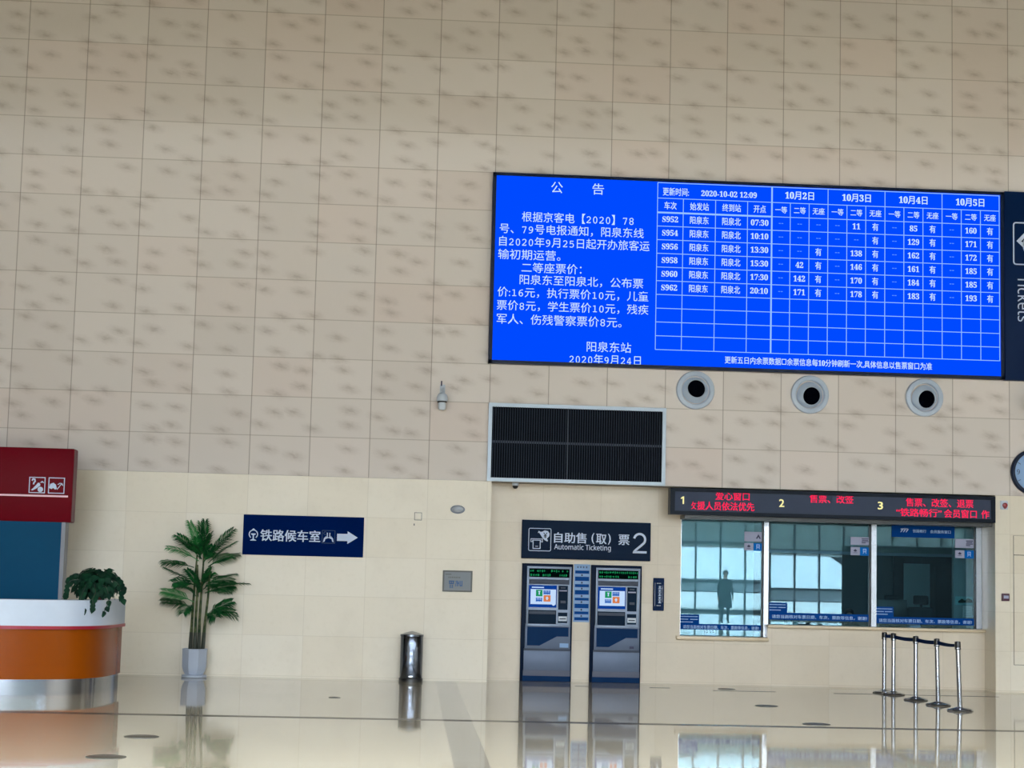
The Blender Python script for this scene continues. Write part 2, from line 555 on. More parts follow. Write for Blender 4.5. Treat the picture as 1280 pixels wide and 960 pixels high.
def dup(root, loc, label, group=None):
    r = root.copy(); COL.objects.link(r)
    r.location = loc
    r['label'] = label
    if group:
        r['group'] = group
    for ch in list(root.children):
        c = ch.copy(); COL.objects.link(c); c.parent = r
        for g in list(ch.children):
            d = g.copy(); COL.objects.link(d); d.parent = c
    return r

def B():
    return bmesh.new()

# ================================================================== THE SETTING
XL, XR, YF = -16.0, 26.0, -45.0
RX0, RX1, RY = 0.066, 7.866, 0.50          # the recess of the ticket windows
WY = 0.70                                  # plane of their glass

bm = B(); box(bm, XL - 1, XR + 1, YF, 6, -0.25, 0)
struct('floor', bm, M['floor'])

bm = B()
box(bm, XL, XR, 0.0, 0.45, TZ, 13.0, 0)
box(bm, XL, RX0, 0.0, 0.9, 0, TZ, 1)
box(bm, RX1, XR, 0.0, 0.9, 0, TZ, 1)
struct('wall_back', bm, [M['tile'], M['cream']])

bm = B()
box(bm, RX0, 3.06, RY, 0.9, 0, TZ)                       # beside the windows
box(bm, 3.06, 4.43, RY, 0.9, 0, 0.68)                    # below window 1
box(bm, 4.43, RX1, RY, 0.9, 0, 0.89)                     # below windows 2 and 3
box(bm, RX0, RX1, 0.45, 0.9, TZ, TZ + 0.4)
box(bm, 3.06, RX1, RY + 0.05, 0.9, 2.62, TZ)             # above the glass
struct('wall_back', bm, M['cream_shaded'])
bm = B(); box(bm, RX0, RX1, 0.02, 0.52, TZ - 0.002, TZ + 0.03)
struct('ceiling', bm, M['sidewall'])

bm = B(); bbox_bev(bm, 3.0, 4.44, 0.43, 0.80, 0.68, 0.735, 0.008)
struct('trim_1', bm, M['sill'])
bm = B(); bbox_bev(bm, 4.425, RX1 - 0.002, 0.43, 0.80, 0.89, 0.935, 0.008)
struct('trim_2', bm, M['sill'])

# thin dark strips let into the floor in front of the recess
for i, (xa, xb, y) in enumerate(((3.33, 4.25, -0.93), (5.1, 7.55, -1.02), (1.34, 1.55, -0.55), (2.45, 2.75, -0.55))):
    bm = B(); box(bm, xa, xb, y - 0.03, y + 0.03, 0.0, 0.003)
    struct('trim_%d' % (i + 3), bm, M['strip'])

bm = B(); box(bm, XL - 0.3, XL, YF, 0, 0, 13)
struct('wall_left', bm, M['sidewall'])
bm = B(); box(bm, XR, XR + 0.3, YF, 0, 0, 13)
struct('wall_right', bm, M['sidewall'])
bm = B()
box(bm, XL, XR, -9.0, 0.45, 13.0, 13.3)
box(bm, XL, XR, -17.0, -9.0, 8.1, 9.3)  # unseen dropped bulkhead, added to keep daylight off the upper wall
box(bm, XL, XR, YF, -43.0, 9.0, 9.3)
box(bm, XL, XR, -9.0, -8.8, 9.0, 13.0)
struct('ceiling', bm, M['ceil'])
# unseen glazed roof, added to light the floor and lower wall
bm = B()
for k in range(7):
    y = -17.0 - k * 4.333
    box(bm, XL, XR, y - 0.12, y + 0.12, 9.0, 9.5)
x = XL
while x <= XR + 0.01:
    box(bm, x - 0.06, x + 0.06, -43.0, -17.0, 9.05, 9.35)
    x += 3.4
w5 = struct('window_5', bm, M['mullion'])
bm = B(); box(bm, XL, XR, -43.0, -17.0, 9.36, 9.38)
obj('pane', bm, M['pane_hall'], w5)
bm = B(); box(bm, XL, XR, YF - 0.3, YF, 8.4, 9.0)
struct('wall_front', bm, M['sidewall'])

bm = B(); box(bm, 17.35, XR, YF + 0.08, YF + 0.2, 0, 3.1)  # unseen dark panel, added so window 3 mirrors no bright plaza
struct('wall_front', bm, M['tower'])
MULL = 0.180
# the glazed front behind the photographer: it lights the hall and is mirrored in the ticket windows
bm = B()
x = XL + MULL
while x <= XR + 0.01:
    box(bm, x - 0.032, x + 0.032, YF - 0.12, YF + 0.06, 0, 8.4)
    x += 1.04
for z in (0.05, 1.25, 2.85, 4.6, 6.4, 8.35):
    box(bm, XL, XR, YF - 0.10, YF + 0.04, z - 0.05, z + 0.05)
w4 = struct('window_4', bm, M['mullion'])
bm = B(); box(bm, XL, XR, YF - 0.03, YF - 0.015, 0, 8.4)
obj('pane', bm, M['pane_hall'], w4)

# what the glass front looks out on
bm = B(); box(bm, -140, 140, -260, YF, -0.35, -0.05)
struct('ground', bm, M['plaza'])

bm = B(); box(bm, -40, 40, -54.0, YF - 0.35, 2.75, 5.6)
t_can = struct('trim_8', bm, M['canopy'])

# ticket windows --------------------------------------------------------------
wins = [(3.06, 4.385, 0.735, 2.62), (4.47, 6.09, 0.935, 2.62), (6.175, 7.775, 0.935, 2.62)]
posts = [(3.03, 3.085, 0.735, 2.60, 0), (4.388, 4.462, 0.735, 2.60, 0), (6.093, 6.175, 0.935, 2.60, 1), (7.772, 7.862, 0.935, 2.60, 2)]
pane_tilt = (-0.0022, 0.0004, 0.0)
for i, (xa, xb, za, zb) in enumerate(wins):
    bm = B()
    for (pa, pb, qa, qb, k) in posts:
        if k == i:
            box(bm, pa, pb, WY - 0.09, WY + 0.03, qa, qb)
    wroot = struct('window_%d' % (i + 1), bm, M['steel'])
    bm = B()
    box(bm, xa, xb, WY - 0.03, WY + 0.03, zb - 0.06, zb + 0.0)
    box(bm, xa + 0.0, xa + 0.018, WY - 0.03, WY + 0.03, za, zb)
    box(bm, xb - 0.018, xb, WY - 0.03, WY + 0.03, za, zb)
    obj('window_frame', bm, M['black'], wroot)
    bm = B()
    zc = (za + zb) / 2; dy = pane_tilt[i] * (zb - za) / 2
    for yy in (0.0,):
        v = [bm.verts.new(p) for p in ((xa, WY - 0.004 - dy, za), (xb, WY - 0.004 - dy, za), (xb, WY - 0.004 + dy, zb), (xa, WY - 0.004 + dy, zb),
                                       (xa, WY + 0.004 - dy, za), (xb, WY + 0.004 - dy, za), (xb, WY + 0.004 + dy, zb), (xa, WY + 0.004 + dy, zb))]
        for f in ((0, 1, 2, 3), (5, 4, 7, 6), (0, 4, 5, 1), (2, 6, 7, 3), (1, 5, 6, 2), (0, 3, 7, 4)):
            bm.faces.new([v[q] for q in f])
    obj('pane', bm, M['pane'], wroot)

# flush stone door at the right edge of the frame
bm = B(); box(bm, 8.15, 9.35, -0.004, 0.0, 0.42, 2.40)
box(bm, 8.155, 9.345, -0.006, 0.0, 2.10, 2.104)
d1 = struct('door_1', bm, M['strip'])
bm = B()
box(bm, 8.157, 9.343, -0.010, -0.003, 0.427, 2.095)
box(bm, 8.157, 9.343, -0.010, -0.003, 2.105, 2.396)
obj('door_panel', bm, M['cream'], d1)
bm = B(); lathe(bm, [(0.018, 0.0), (0.018, 0.03), (0.03, 0.032), (0.03, 0.045)], 16, 8.345, -0.01, 1.63, 'Y')
obj('door_handle', bm, M['black'], d1)

# ticket office behind the glass
bm = B(); box(bm, 2.61, 4.43, 1.60, 1.66, 0, 2.9)  # pale screen added to lighten the view through window 1
struct('wall_left', bm, M['office_screen'])
OY = 4.2
bm = B(); box(bm, 2.6, 9.8, OY, OY + 0.2, 0, 3.0)
struct('wall_back', bm, M['office_wall'])
bm = B(); box(bm, 2.6, 9.8, 0.9, OY, 2.9, 3.0)
struct('ceiling', bm, M['office_wall'])
bm = B(); box(bm, 2.5, 2.6, 0.9, OY, 0, 3.0)
struct('wall_left', bm, M['office_wall'])
bm = B(); box(bm, 9.7, 9.8, 0.9, OY, 0, 3.0)
struct('wall_right', bm, M['office_wall'])
bm = B(); box(bm, 2.6, 9.7, OY - 0.10, OY, 2.10, 2.15)
struct('trim_7', bm, M['white_paint'])
bm = B(); box(bm, 2.6, 9.7, OY - 0.05, OY, 0.0, 2.10)
struct('trim_9', bm, M['office_panel'])
bm = B(); box(bm, 7.63, 8.4, 1.30, 1.40, 0, 2.9)
struct('wall_right', bm, M['office_wall'])
bm = B()
box(bm, 7.45, 8.65, OY - 0.09, OY - 0.05, 0, 2.09)
d2 = struct('door_2', bm, M['office_dark'])
bm = B(); box(bm, 7.63, 8.10, OY - 0.105, OY - 0.085, 1.15, 1.97)
obj('door_pane', bm, M['office_wall'], d2)
bm = B(); box(bm, 8.20, 8.47, OY - 0.105, OY - 0.085, 0.2, 1.91)
obj('door_leaf', bm, M['office_black'], d2)

# ================================================================== DEPARTURE BOARD
SY = -0.10
t = thing('departure_board', 'huge blue electronic departure board with white notice and timetable, high on tiled wall', 'display screen', (3.97, 0, 4.80))
bm = B()
bx0, bx1, bz0, bz1 = -0.04, 7.985, 4.805, 7.765
box(bm, bx0, bx1, -0.09, -0.001, bz0, bz1)
for (a, b, c, d) in ((bx0, bx0 + 0.055, bz0, bz1), (bx1 - 0.05, bx1, bz0, bz1), (bx0, bx1, bz0, bz0 + 0.05), (bx0, bx1, bz1 - 0.045, bz1)):
    box(bm, a, b, -0.115, -0.085, c, d)
obj('frame', bm, M['screen_frame'], t)
bm = B(); box(bm, bx0 + 0.055, bx1 - 0.05, -0.095, -0.085, bz0 + 0.05, bz1 - 0.045)
obj('display_panel', bm, M['e_blue'], t)
ty = -0.097
for ch, xa in (('公', 0.862), ('告', 1.501)):
    bm = B(); text(bm, ch, xa, xa + 0.18, 7.565, ty, 0.175)
    obj('notice_heading', bm, M['e_text'], t, recalc=False)
for s, a, b, z in (('根据京客电【2020】78', .421, 2.15, 7.09), ('号、79号电报通知，阳泉东线', .081, 2.311, 6.895), ('自2020年9月25日起开办旅客运', .08, 2.405, 6.70),
                   ('输初期运营。', .069, 1.029, 6.496), ('二等座票价：', .434, 1.359, 6.298), ('阳泉东至阳泉北，公布票', .409, 2.316, 6.11),
                   ('价:16元，执行票价10元，儿童', .075, 2.40, 5.911), ('票价8元，学生票价10元，残疾', .068, 2.403, 5.705),
                   ('军人、伤残警察票价8元。', .073, 1.992, 5.495), ('阳泉东站', 1.463, 2.147, 5.11), ('2020年9月24日', 1.20, 2.299, 4.915)):
    bm = B(); text(bm, mono(s), a, b, z, ty, 0.158)
    obj('notice_line', bm, M['e_text'], t, recalc=False)
cols = [2.519, 2.922, 3.427, 3.929, 4.311, 4.601, 4.898, 5.195, 5.495, 5.793, 6.097, 6.398, 6.701, 7.005, 7.311, 7.617, 7.918]
zt, zb = 7.705, 5.098
rows = [zt, 7.462, 7.236]
for i in range(10):
    rows.append(7.236 - (7.236 - zb) * (i + 1) / 10)
bm = B()
gw = 0.0052
def hl(x0, x1, z, w=gw):
    box(bm, x0, x1, ty - 0.001, ty + 0.003, z - w, z + w)
def vl(xv, z0, z1, w=gw):
    box(bm, xv - w, xv + w, ty - 0.001, ty + 0.003, z0, z1)
for i, z in enumerate(rows):
    hl(cols[0], cols[-1], z, gw)
hl(cols[0], cols[4], rows[2], 0.013)
for i, xv in enumerate(cols):
    big = i in (0, 4, 7, 10, 13, 16)
    vl(xv, zb, zt if big else rows[1], 0.012 if i == 4 else gw)
obj('timetable_grid', bm, M['e_grid'], t)
bd = None
def cell(s, i, z, wch, h, bold=0.0, target=None):
    c = (cols[i] + cols[i + 1]) / 2
    b_ = B(); text(b_, serif(s), c - wch / 2, c + wch / 2, z, ty - 0.002, h, bold)
    if s == '--': obj('timetable_dash', b_, M['e_dim'], t, recalc=False)
    else: obj('timetable_heading' if z > rows[2] else 'timetable_entry', b_, M['e_text'], t, recalc=False)
zc = (rows[0] + rows[1]) / 2
def line(s, xa, xb, zc, h, bold):
    b_ = B(); text(b_, serif(s), xa, xb, zc, ty - 0.002, h, bold)
    obj('timetable_heading', b_, M['e_text'], t, recalc=False)
line('更新时间:', 2.60, 3.005, zc - 0.015, 0.125, 0.012)
line('2020-10-02 12:09', 3.20, 4.07, zc - 0.02, 0.09, 0.006)
for s, xc in (('10月2日', 4.745), ('10月3日', 5.645), ('10月4日', 6.545), ('10月5日', 7.452)):
    line(s, xc - 0.225, xc + 0.225, zc, 0.125, 0.018)
zc = (rows[1] + rows[2]) / 2
for i, (s, w) in enumerate((('车次', .19), ('始发站', .29), ('终到站', .29), ('开点', .19))):
    cell(s, i, zc, w, 0.12, 0.012)
for dday in range(4):
    for j, s in enumerate(('一等', '二等', '无座')):
        cell(s, 4 + dday * 3 + j, zc, 0.185, 0.105, 0.012)
trains = ('S952', 'S954', 'S956', 'S958', 'S960', 'S962')
times = ('07:30', '10:10', '13:30', '15:30', '17:30', '20:10')
second = (('--', '--', '--', '42', '142', '171'), ('11', '--', '138', '146', '170', '178'), ('85', '129', '162', '161', '184', '183'), ('160', '171', '172', '185', '185', '193'))
none = (('--', '--', '有', '有', '有', '有'), ('有',) * 6, ('有',) * 6, ('有',) * 6)
for r in range(6):
    zc = (rows[2 + r] + rows[3 + r]) / 2 + 0.005
    cell(trains[r], 0, zc, 0.245, 0.092, 0.008)
    cell('阳泉东', 1, zc, 0.29, 0.12, 0.012)
    cell('阳泉北', 2, zc, 0.29, 0.12, 0.012)
    cell(times[r], 3, zc, 0.275, 0.092, 0.008)
    for dday in range(4):
        cell('--', 4 + dday * 3, zc, 0.07, 0.012, 0.0, bd)
        s = second[dday][r]
        if s == '--':
            cell('--', 5 + dday * 3, zc, 0.07, 0.012, 0.0, bd)
        else:
            cell(s, 5 + dday * 3, zc, 0.06 * len(s), 0.092, 0.008)
        s = none[dday][r]
        if s == '--':
            cell('--', 6 + dday * 3, zc, 0.07, 0.012, 0.0, bd)
        else:
            cell(s, 6 + dday * 3, zc, 0.095, 0.12, 0.012)
bm = B(); text(bm, '更新五日内余票数据□余票信息每' + serif('10') + '分钟刷新一次,具体信息以售票窗口为准', 3.60, 6.843, 4.972, ty - 0.002, 0.115, 0.012)
obj('footer_line', bm, M['e_text'], t, recalc=False)

# ---------------------------------------------------------------- vertical tickets sign
def ticket_pictogram(bm, x0, z0, s, y0, y1):
    """hand-held coin disc above a ticket slot, in a round-cornered square of side s"""
    w = s * 0.03
    r = 0.06 * s
    pts = []
    for cx, cz, a in ((x0 + s - r, z0 + s - r, 0), (x0 + r, z0 + s - r, 1), (x0 + r, z0 + r, 2), (x0 + s - r, z0 + r, 3)):
        for q in range(4):
            an = a * PI / 2 + q * PI / 6
            pts.append((cx + r * math.cos(an), cz + r * math.sin(an)))
    stroke(bm, pts, w, y0, y1, True)
    P = lambda a, b: (x0 + a * s, z0 + b * s)
    # slot with the paper hanging out of it
    stroke(bm, [P(.10, .40), P(.10, .53), P(.62, .53), P(.62, .40), P(.54, .40), P(.54, .47), P(.18, .47), P(.18, .40)], w * 1.1, y0, y1, True)
    stroke(bm, [P(.20, .47), P(.20, .10), P(.52, .10), P(.52, .47)], w * 1.2, y0, y1)
    stroke(bm, [P(.30, .20), P(.43, .20)], w * 0.8, y0, y1)
    # hand with the disc
    prism(bm, [P(.44, .84), P(.50, .76), P(.60, .60), P(.72, .48), P(.84, .42), P(.87, .46), P(.82, .55), P(.92, .66), P(.94, .78), P(.86, .89), P(.72, .92), P(.60, .86)], y0, y1)
    stroke(bm, [P(.42, .80), P(.45, .87), P(.56, .82)], w * 1.2, y0, y1)

t = thing('tickets_sign', 'tall navy sign with Tickets written down it, beside the departure board', 'sign', (8.50, 0, 4.80))
bm = B(); bbox_bev(bm, 7.99, 9.05, -0.14, -0.001, 4.80, 7.775, 0.01)
obj('sign_panel', bm, M['sign_navy'], t)
bm = B()
s_ = 0.66
P = lambda a, b: (8.13 + a * s_, 6.62 + b * s_)
pts = []
for q in range(16):
    cx_, cz_, k_ = ((0.94, 0.94, 0), (0.06, 0.94, 1), (0.06, 0.06, 2), (0.94, 0.06, 3))[q // 4]
    an = k_ * PI / 2 + (q % 4) * PI / 6
    pts.append(P(cx_ + 0.06 * math.cos(an), cz_ + 0.06 * math.sin(an)))
stroke(bm, pts, 0.02, -0.146, -0.138, True)
prism(bm, [P(.07, .56), P(.28, .78), P(.34, .72), P(.18, .55), P(.30, .50), P(.22, .42)], -0.146, -0.138)
prism(bm, ring_pts(*P(.52, .46), 0.30 * s_, 28), -0.146, -0.138)
stroke(bm, [P(.56, .10), P(.92, .10), P(.92, .30)], 0.02, -0.146, -0.138)
obj('pictogram', bm, M['white_letter'], t)
bm = B()
b2 = B(); text(b2, sans('Tickets'), -0.36, 0.36, 0.0, 0.0, 0.20, 0.0)
# lettering runs downwards
rot = Matrix.Rotation(PI / 2, 4, 'Y')
add_bm(bm, b2, Matrix.Translation((8.29, -0.142, 6.08)) @ rot)
obj('lettering', bm, M['white_letter'], t, recalc=False)
# ---------------------------------------------------------------- jet air nozzles
def nozzle(cx, cz, hx, hz, label):
    t = thing('air_nozzle', label, 'air vent', (cx, 0, cz), 'round jet air nozzles under the departure board')
    bm = B()
    lathe(bm, [(0.295, 0.001), (0.297, 0.03), (0.285, 0.05), (0.235, 0.062), (0.222, 0.055), (0.215, 0.03), (0.215, 0.001)], 48, cx, 0, cz, 'Y', cap=False)
    obj('flange', bm, M['white_paint'], t)
    # ball socket turned towards the hole's direction
    bm = B()
    R = 0.235; cy0 = 0.115
    prof = []
    a0 = math.asin(0.145 / R)
    for i in range(12):
        a = a0 + (1.16 - a0) * i / 11
        prof.append((R * math.sin(a), R * math.cos(a)))
    prof = prof[::-1] + [(0.139, R * math.cos(a0) - 0.004), (0.133, R * math.cos(a0) - 0.03)]
    lathe(bm, prof, 40, 0, 0, 0, 'Y', cap=False)
    dx, dz = hx - cx, hz - cz
    rx = math.asin(max(-1, min(1, dz / R))); rz = math.asin(max(-1, min(1, dx / R)))
    T = Matrix.Translation((cx, cy0, cz)) @ Matrix.Rotation(rz, 4, 'Z') @ Matrix.Rotation(-rx, 4, 'X')
    bm.transform(T)
    obj('ball_socket', bm, M['white_paint'], t)
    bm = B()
    lathe(bm, [(0.141, R * math.cos(a0) - 0.02), (0.0005, R * math.cos(a0) - 0.022)], 32, 0, 0, 0, 'Y', cap=False)  # dark disc in place of the hole, its shade put into the colour
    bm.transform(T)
    obj('dark_disc', bm, M['dark'], t)
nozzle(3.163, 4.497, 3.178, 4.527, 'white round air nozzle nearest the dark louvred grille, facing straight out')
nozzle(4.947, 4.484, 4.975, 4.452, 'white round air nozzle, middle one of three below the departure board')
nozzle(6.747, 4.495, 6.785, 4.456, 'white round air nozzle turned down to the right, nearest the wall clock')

# ---------------------------------------------------------------- return air grille
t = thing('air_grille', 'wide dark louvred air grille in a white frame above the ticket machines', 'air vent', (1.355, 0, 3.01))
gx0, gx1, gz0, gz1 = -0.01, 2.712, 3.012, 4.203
bm = B()
fwid = 0.055
box(bm, gx0, gx1, -0.055, -0.001, gz1 - fwid, gz1); box(bm, gx0, gx1, -0.055, -0.001, gz0, gz0 + fwid)
box(bm, gx0, gx0 + fwid, -0.055, -0.001, gz0 + fwid, gz1 - fwid); box(bm, gx1 - fwid, gx1, -0.055, -0.001, gz0 + fwid, gz1 - fwid)
obj('grille_frame', bm, M['alu'], t)
bm = B(); box(bm, gx0 + fwid, gx1 - fwid, -0.012, -0.001, gz0 + fwid, gz1 - fwid)  # dark panel, its colour stands for the shade behind the slats
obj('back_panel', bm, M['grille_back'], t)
bm = B()
x = gx0 + fwid + 0.02
while x < gx1 - fwid - 0.01:
    box(bm, x - 0.006, x + 0.006, -0.045, -0.014, gz0 + fwid, gz1 - fwid)
    x += 0.037
obj('slats', bm, M['grille'], t)
bm = B()
box(bm, gx0 + fwid, gx1 - fwid, -0.022, -0.012, 3.60, 3.635)
box(bm, 1.20, 1.215, -0.050, -0.014, gz0 + fwid, gz1 - fwid)
obj('stiffener', bm, M['tvm_mid'], t)

# ---------------------------------------------------------------- cameras and small wall fittings
def ptz(x, z, label):
    t = thing('security_camera', label, 'security camera', (x, 0, z), 'white dome cameras on the tiled wall')
    bm = B()
    bbox_bev(bm, x - 0.035, x + 0.045, -0.02, -0.001, z + 0.05, z + 0.20, 0.006)
    tube(bm, [(x, -0.02, z + 0.12), (x, -0.10, z + 0.13), (x, -0.17, z + 0.12), (x, -0.19, z + 0.08), (x, -0.19, z + 0.03)], 0.02, 10)
    obj('bracket', bm, M['white_plastic'], t)
    bm = B()
    lathe(bm, [(0.015, 0.06), (0.04, 0.055), (0.07, 0.03), (0.083, -0.01), (0.086, -0.065), (0.083, -0.07)], 24, x, -0.19, z)
    obj('housing', bm, M['white_plastic'], t)
    bm = B()
    lathe(bm, [(0.070, -0.07), (0.078, -0.082), (0.070, -0.09)], 24, x, -0.19, z)
    obj('collar', bm, M['black'], t)
    bm = B()
    bbox_bev(bm, x - 0.055, x + 0.055, -0.255, -0.13, z - 0.205, z - 0.075, 0.03, 3)
    obj('camera_head', bm, M['white_plastic'], t)
    bm = B(); tube(bm, [(x - 0.012, -0.03, z + 0.18), (x - 0.012, -0.03, z + 0.255)], 0.010, 8)
    obj('cable_gland', bm, M['ink'], t)
    return t
p0 = ptz(-0.727, 4.26, 'white dome camera on a bracket, between departure board and waiting room sign')
dup(p0, (8.375, 0, 4.53), 'white dome camera on a bracket directly above the wall clock', 'white dome cameras on the tiled wall')

t = thing('ceiling_camera', 'tiny black and white dome camera under the louvred grille', 'security camera', (0.44, 0.2, 2.93))
bm = B(); lathe(bm, [(0.05, 0.0), (0.05, -0.04), (0.047, -0.045)], 20, 0.44, 0.2, TZ - 0.002)
obj('base', bm, M['white_plastic'], t)
bm = B(); lathe(bm, [(0.045, -0.045), (0.04, -0.07), (0.025, -0.088), (0.003, -0.094)], 20, 0.44, 0.2, TZ - 0.002)
obj('dome', bm, M['black'], t)

t = thing('wall_dome', 'small silver half-dome fitting on the cream wall, above the grey metal plaque', 'wall fitting', (-0.44, 0, 2.57))
bm = B(); lathe(bm, [(0.11, 0.001), (0.11, 0.02), (0.10, 0.03), (0.085, 0.034)], 28, 0, 0, 0, 'Y')
bm.transform(Matrix.Translation((-0.44, 0, 2.57)) @ Matrix.Scale(0.58, 4, (0, 0, 1)))
obj('rim', bm, M['lamp_glass'], t)
bm = B(); lathe(bm, [(0.085, 0.03), (0.075, 0.07), (0.05, 0.10), (0.02, 0.115), (0.002, 0.117)], 28, 0, 0, 0, 'Y')
bm.transform(Matrix.Translation((-0.44, 0, 2.575)) @ Matrix.Scale(0.52, 4, (0, 0, 1)))
obj('dome', bm, M['white_plastic'], t)

t = thing('wall_plate', 'faint square cover plate between the waiting room sign and the silver dome', 'wall plate', (-1.036, 0, 2.45))
bm = B(); bbox_bev(bm, -1.085, -0.985, -0.008, -0.001, 2.40, 2.50, 0.003, 1)
obj('plate', bm, M['cream'], t)
bm = B(); stroke(bm, [(-1.088, 2.395), (-0.982, 2.395), (-0.982, 2.505), (-1.088, 2.505)], 0.008, -0.006, -0.001, True)
box(bm, -1.098, -1.082, -0.012, -0.001, 2.31, 2.34)
obj('edge_seal', bm, M['plaque_edge'], t)

t = thing('metal_plaque', 'grey metal plaque with dark blue print on the cream wall, right of the bin', 'plaque', (-0.413, 0, 1.33))
bm = B(); bbox_bev(bm, -0.637, -0.19, -0.022, -0.001, 1.332, 1.651, 0.004, 1)
obj('plate', bm, M['plaque_edge'], t)
bm = B(); box(bm, -0.612, -0.215, -0.025, -0.021, 1.355, 1.628)
obj('face', bm, M['plaque'], t)
bm = B()
def wp(x, y):   # crop frame of the plaque -> wall
    return (-0.637 + (x - 165) / 700 * 0.447, 1.651 - (y - 240) / 515 * 0.319)
for (a, b, c, d) in ((312, 440, 485, 510), (318, 345, 485, 570), (362, 388, 485, 575), (405, 432, 485, 570), (330, 425, 545, 570), (335, 352, 580, 665), (395, 412, 580, 665), (335, 412, 600, 615), (335, 412, 640, 655),
                     (465, 500, 490, 512), (475, 500, 530, 550), (462, 478, 550, 625), (500, 525, 485, 620), (520, 545, 530, 560), (545, 562, 490, 610), (575, 592, 485, 625), (610, 632, 485, 620), (575, 632, 590, 612)):
    p, q = wp(a, d), wp(b, c)
    box(bm, p[0], q[0], -0.027, -0.024, p[1], q[1])
obj('print', bm, M['plaque_blue'], t)
bm = B()
for k in range(7):
    p = wp(300 + k * 42, 425); box(bm, p[0], p[0] + 0.016, -0.027, -0.024, p[1], p[1] + 0.022)
p = wp(225, 345); box(bm, p[0], p[0] + 0.09, -0.027, -0.024, p[1], p[1] + 0.014)
obj('small_print', bm, M['plaque_edge'], t)

# fire alarm sounder and call point, right of the windows
t = thing('fire_alarm', 'small red alarm sounder on a white plate, right of the red-lettered LED sign', 'alarm', (8.01, 0, 2.86))
bm = B(); bbox_bev(bm, 7.955, 8.065, -0.02, -0.001, 2.795, 2.93, 0.006)
box(bm, 7.947, 7.957, -0.022, -0.001, 2.80, 2.93)
obj('back_plate', bm, M['white_plastic'], t)
bm = B(); lathe(bm, [(0.036, 0.02), (0.040, 0.035), (0.034, 0.055), (0.012, 0.062)], 20, 8.012, 0, 2.862, 'Y')
prism(bm, [(7.977, 2.862), (8.047, 2.862), (8.035, 2.825), (8.012, 2.805), (7.989, 2.825)], -0.05, -0.018)
obj('sounder', bm, M['red_alarm'], t)
t = thing('call_point', 'small maroon call point with a pale window, on cream wall beside ticket windows', 'alarm button', (8.017, 0, 1.40))
bm = B(); bbox_bev(bm, 7.957, 8.076, -0.045, -0.001, 1.392, 1.507, 0.008)
obj('case', bm, M['maroon'], t)
bm = B(); box(bm, 7.982, 8.058, -0.049, -0.044, 1.43, 1.475)
obj('window_label', bm, M['sticker_white'], t)

# wall clock, cut by the frame
CX, CZ, CR = 8.467, 3.385, 0.357
t = thing('wall_clock', 'round wall clock with a black rim and pale blue face', 'clock', (CX, 0, CZ))
bm = B(); lathe(bm, [(CR, 0.001), (CR, 0.06), (CR - 0.012, 0.075), (CR - 0.045, 0.078), (CR - 0.055, 0.06), (CR - 0.055, 0.03)], 64, CX, 0, CZ, 'Y', cap=False)
obj('rim', bm, M['screen_frame'], t)
bm = B(); lathe(bm, [(CR - 0.05, 0.02), (CR - 0.05, 0.035), (0.001, 0.035)], 64, CX, 0, CZ, 'Y')
obj('face', bm, M['clock_face'], t, smooth=False)
bm = B()
for hnum in range(12):
    a = PI / 2 - hnum * PI / 6
    r0, r1 = CR - 0.12, CR - 0.07
    if hnum % 3:
        stroke(bm, [(CX + r0 * math.cos(a), CZ + r0 * math.sin(a)), (CX + r1 * math.cos(a), CZ + r1 * math.sin(a))], 0.008, -0.039, -0.035)
for s, a, w in (('12', PI / 2, .08), ('3', 0, .04), ('6', -PI / 2, .04), ('9', PI, .045)):
    px, pz = CX + (CR - 0.115) * math.cos(a), CZ + (CR - 0.115) * math.sin(a)
    text(bm, sans(s), px - w / 2, px + w / 2, pz, -0.037, 0.075, 0.01)
obj('numerals', bm, M['ink'], t, recalc=False)
for nm, ln, a, w in (('hour_hand', 0.15, PI / 2 - 0.08, 0.018), ('minute_hand', 0.22, PI / 2 - 0.94, 0.012)):
    bm = B(); stroke(bm, [(CX - 0.03 * math.cos(a), CZ - 0.03 * math.sin(a)), (CX + ln * math.cos(a), CZ + ln * math.sin(a))], w, -0.044, -0.041)
    obj(nm, bm, M['black'], t)

# ================================================================== LED SIGN OVER THE WINDOWS
t = thing('led_sign', 'long black LED sign with red scrolling characters above the ticket windows', 'led sign', (5.3, 0, 2.58))
lx0, lx1, lz0, lz1 = 2.785, 7.83, 2.582, 2.985
bm = B()
box(bm, lx0, lx1, -0.10, 0.10, lz0, lz1)
for (a, b, c, d) in ((lx0, lx0 + 0.07, lz0, lz1), (lx1 - 0.065, lx1, lz0, lz1), (lx0 + 0.07, lx1 - 0.065, lz0, lz0 + 0.055), (lx0 + 0.07, lx1 - 0.065, lz1 - 0.055, lz1)):
    box(bm, a, b, -0.125, -0.095, c, d)
obj('case', bm, M['led_case'], t)
bm = B(); box(bm, lx0 + 0.07, lx1 - 0.065, -0.105, -0.095, lz0 + 0.055, lz1 - 0.055)
obj('led_face', bm, M['led_face'], t)
bm = B(); box(bm, lx0 + 0.24, lx1 - 0.02, -0.02, 0.40, lz0 - 0.06, lz0)
obj('mounting_rail', bm, M['black'], t)
y = -0.108
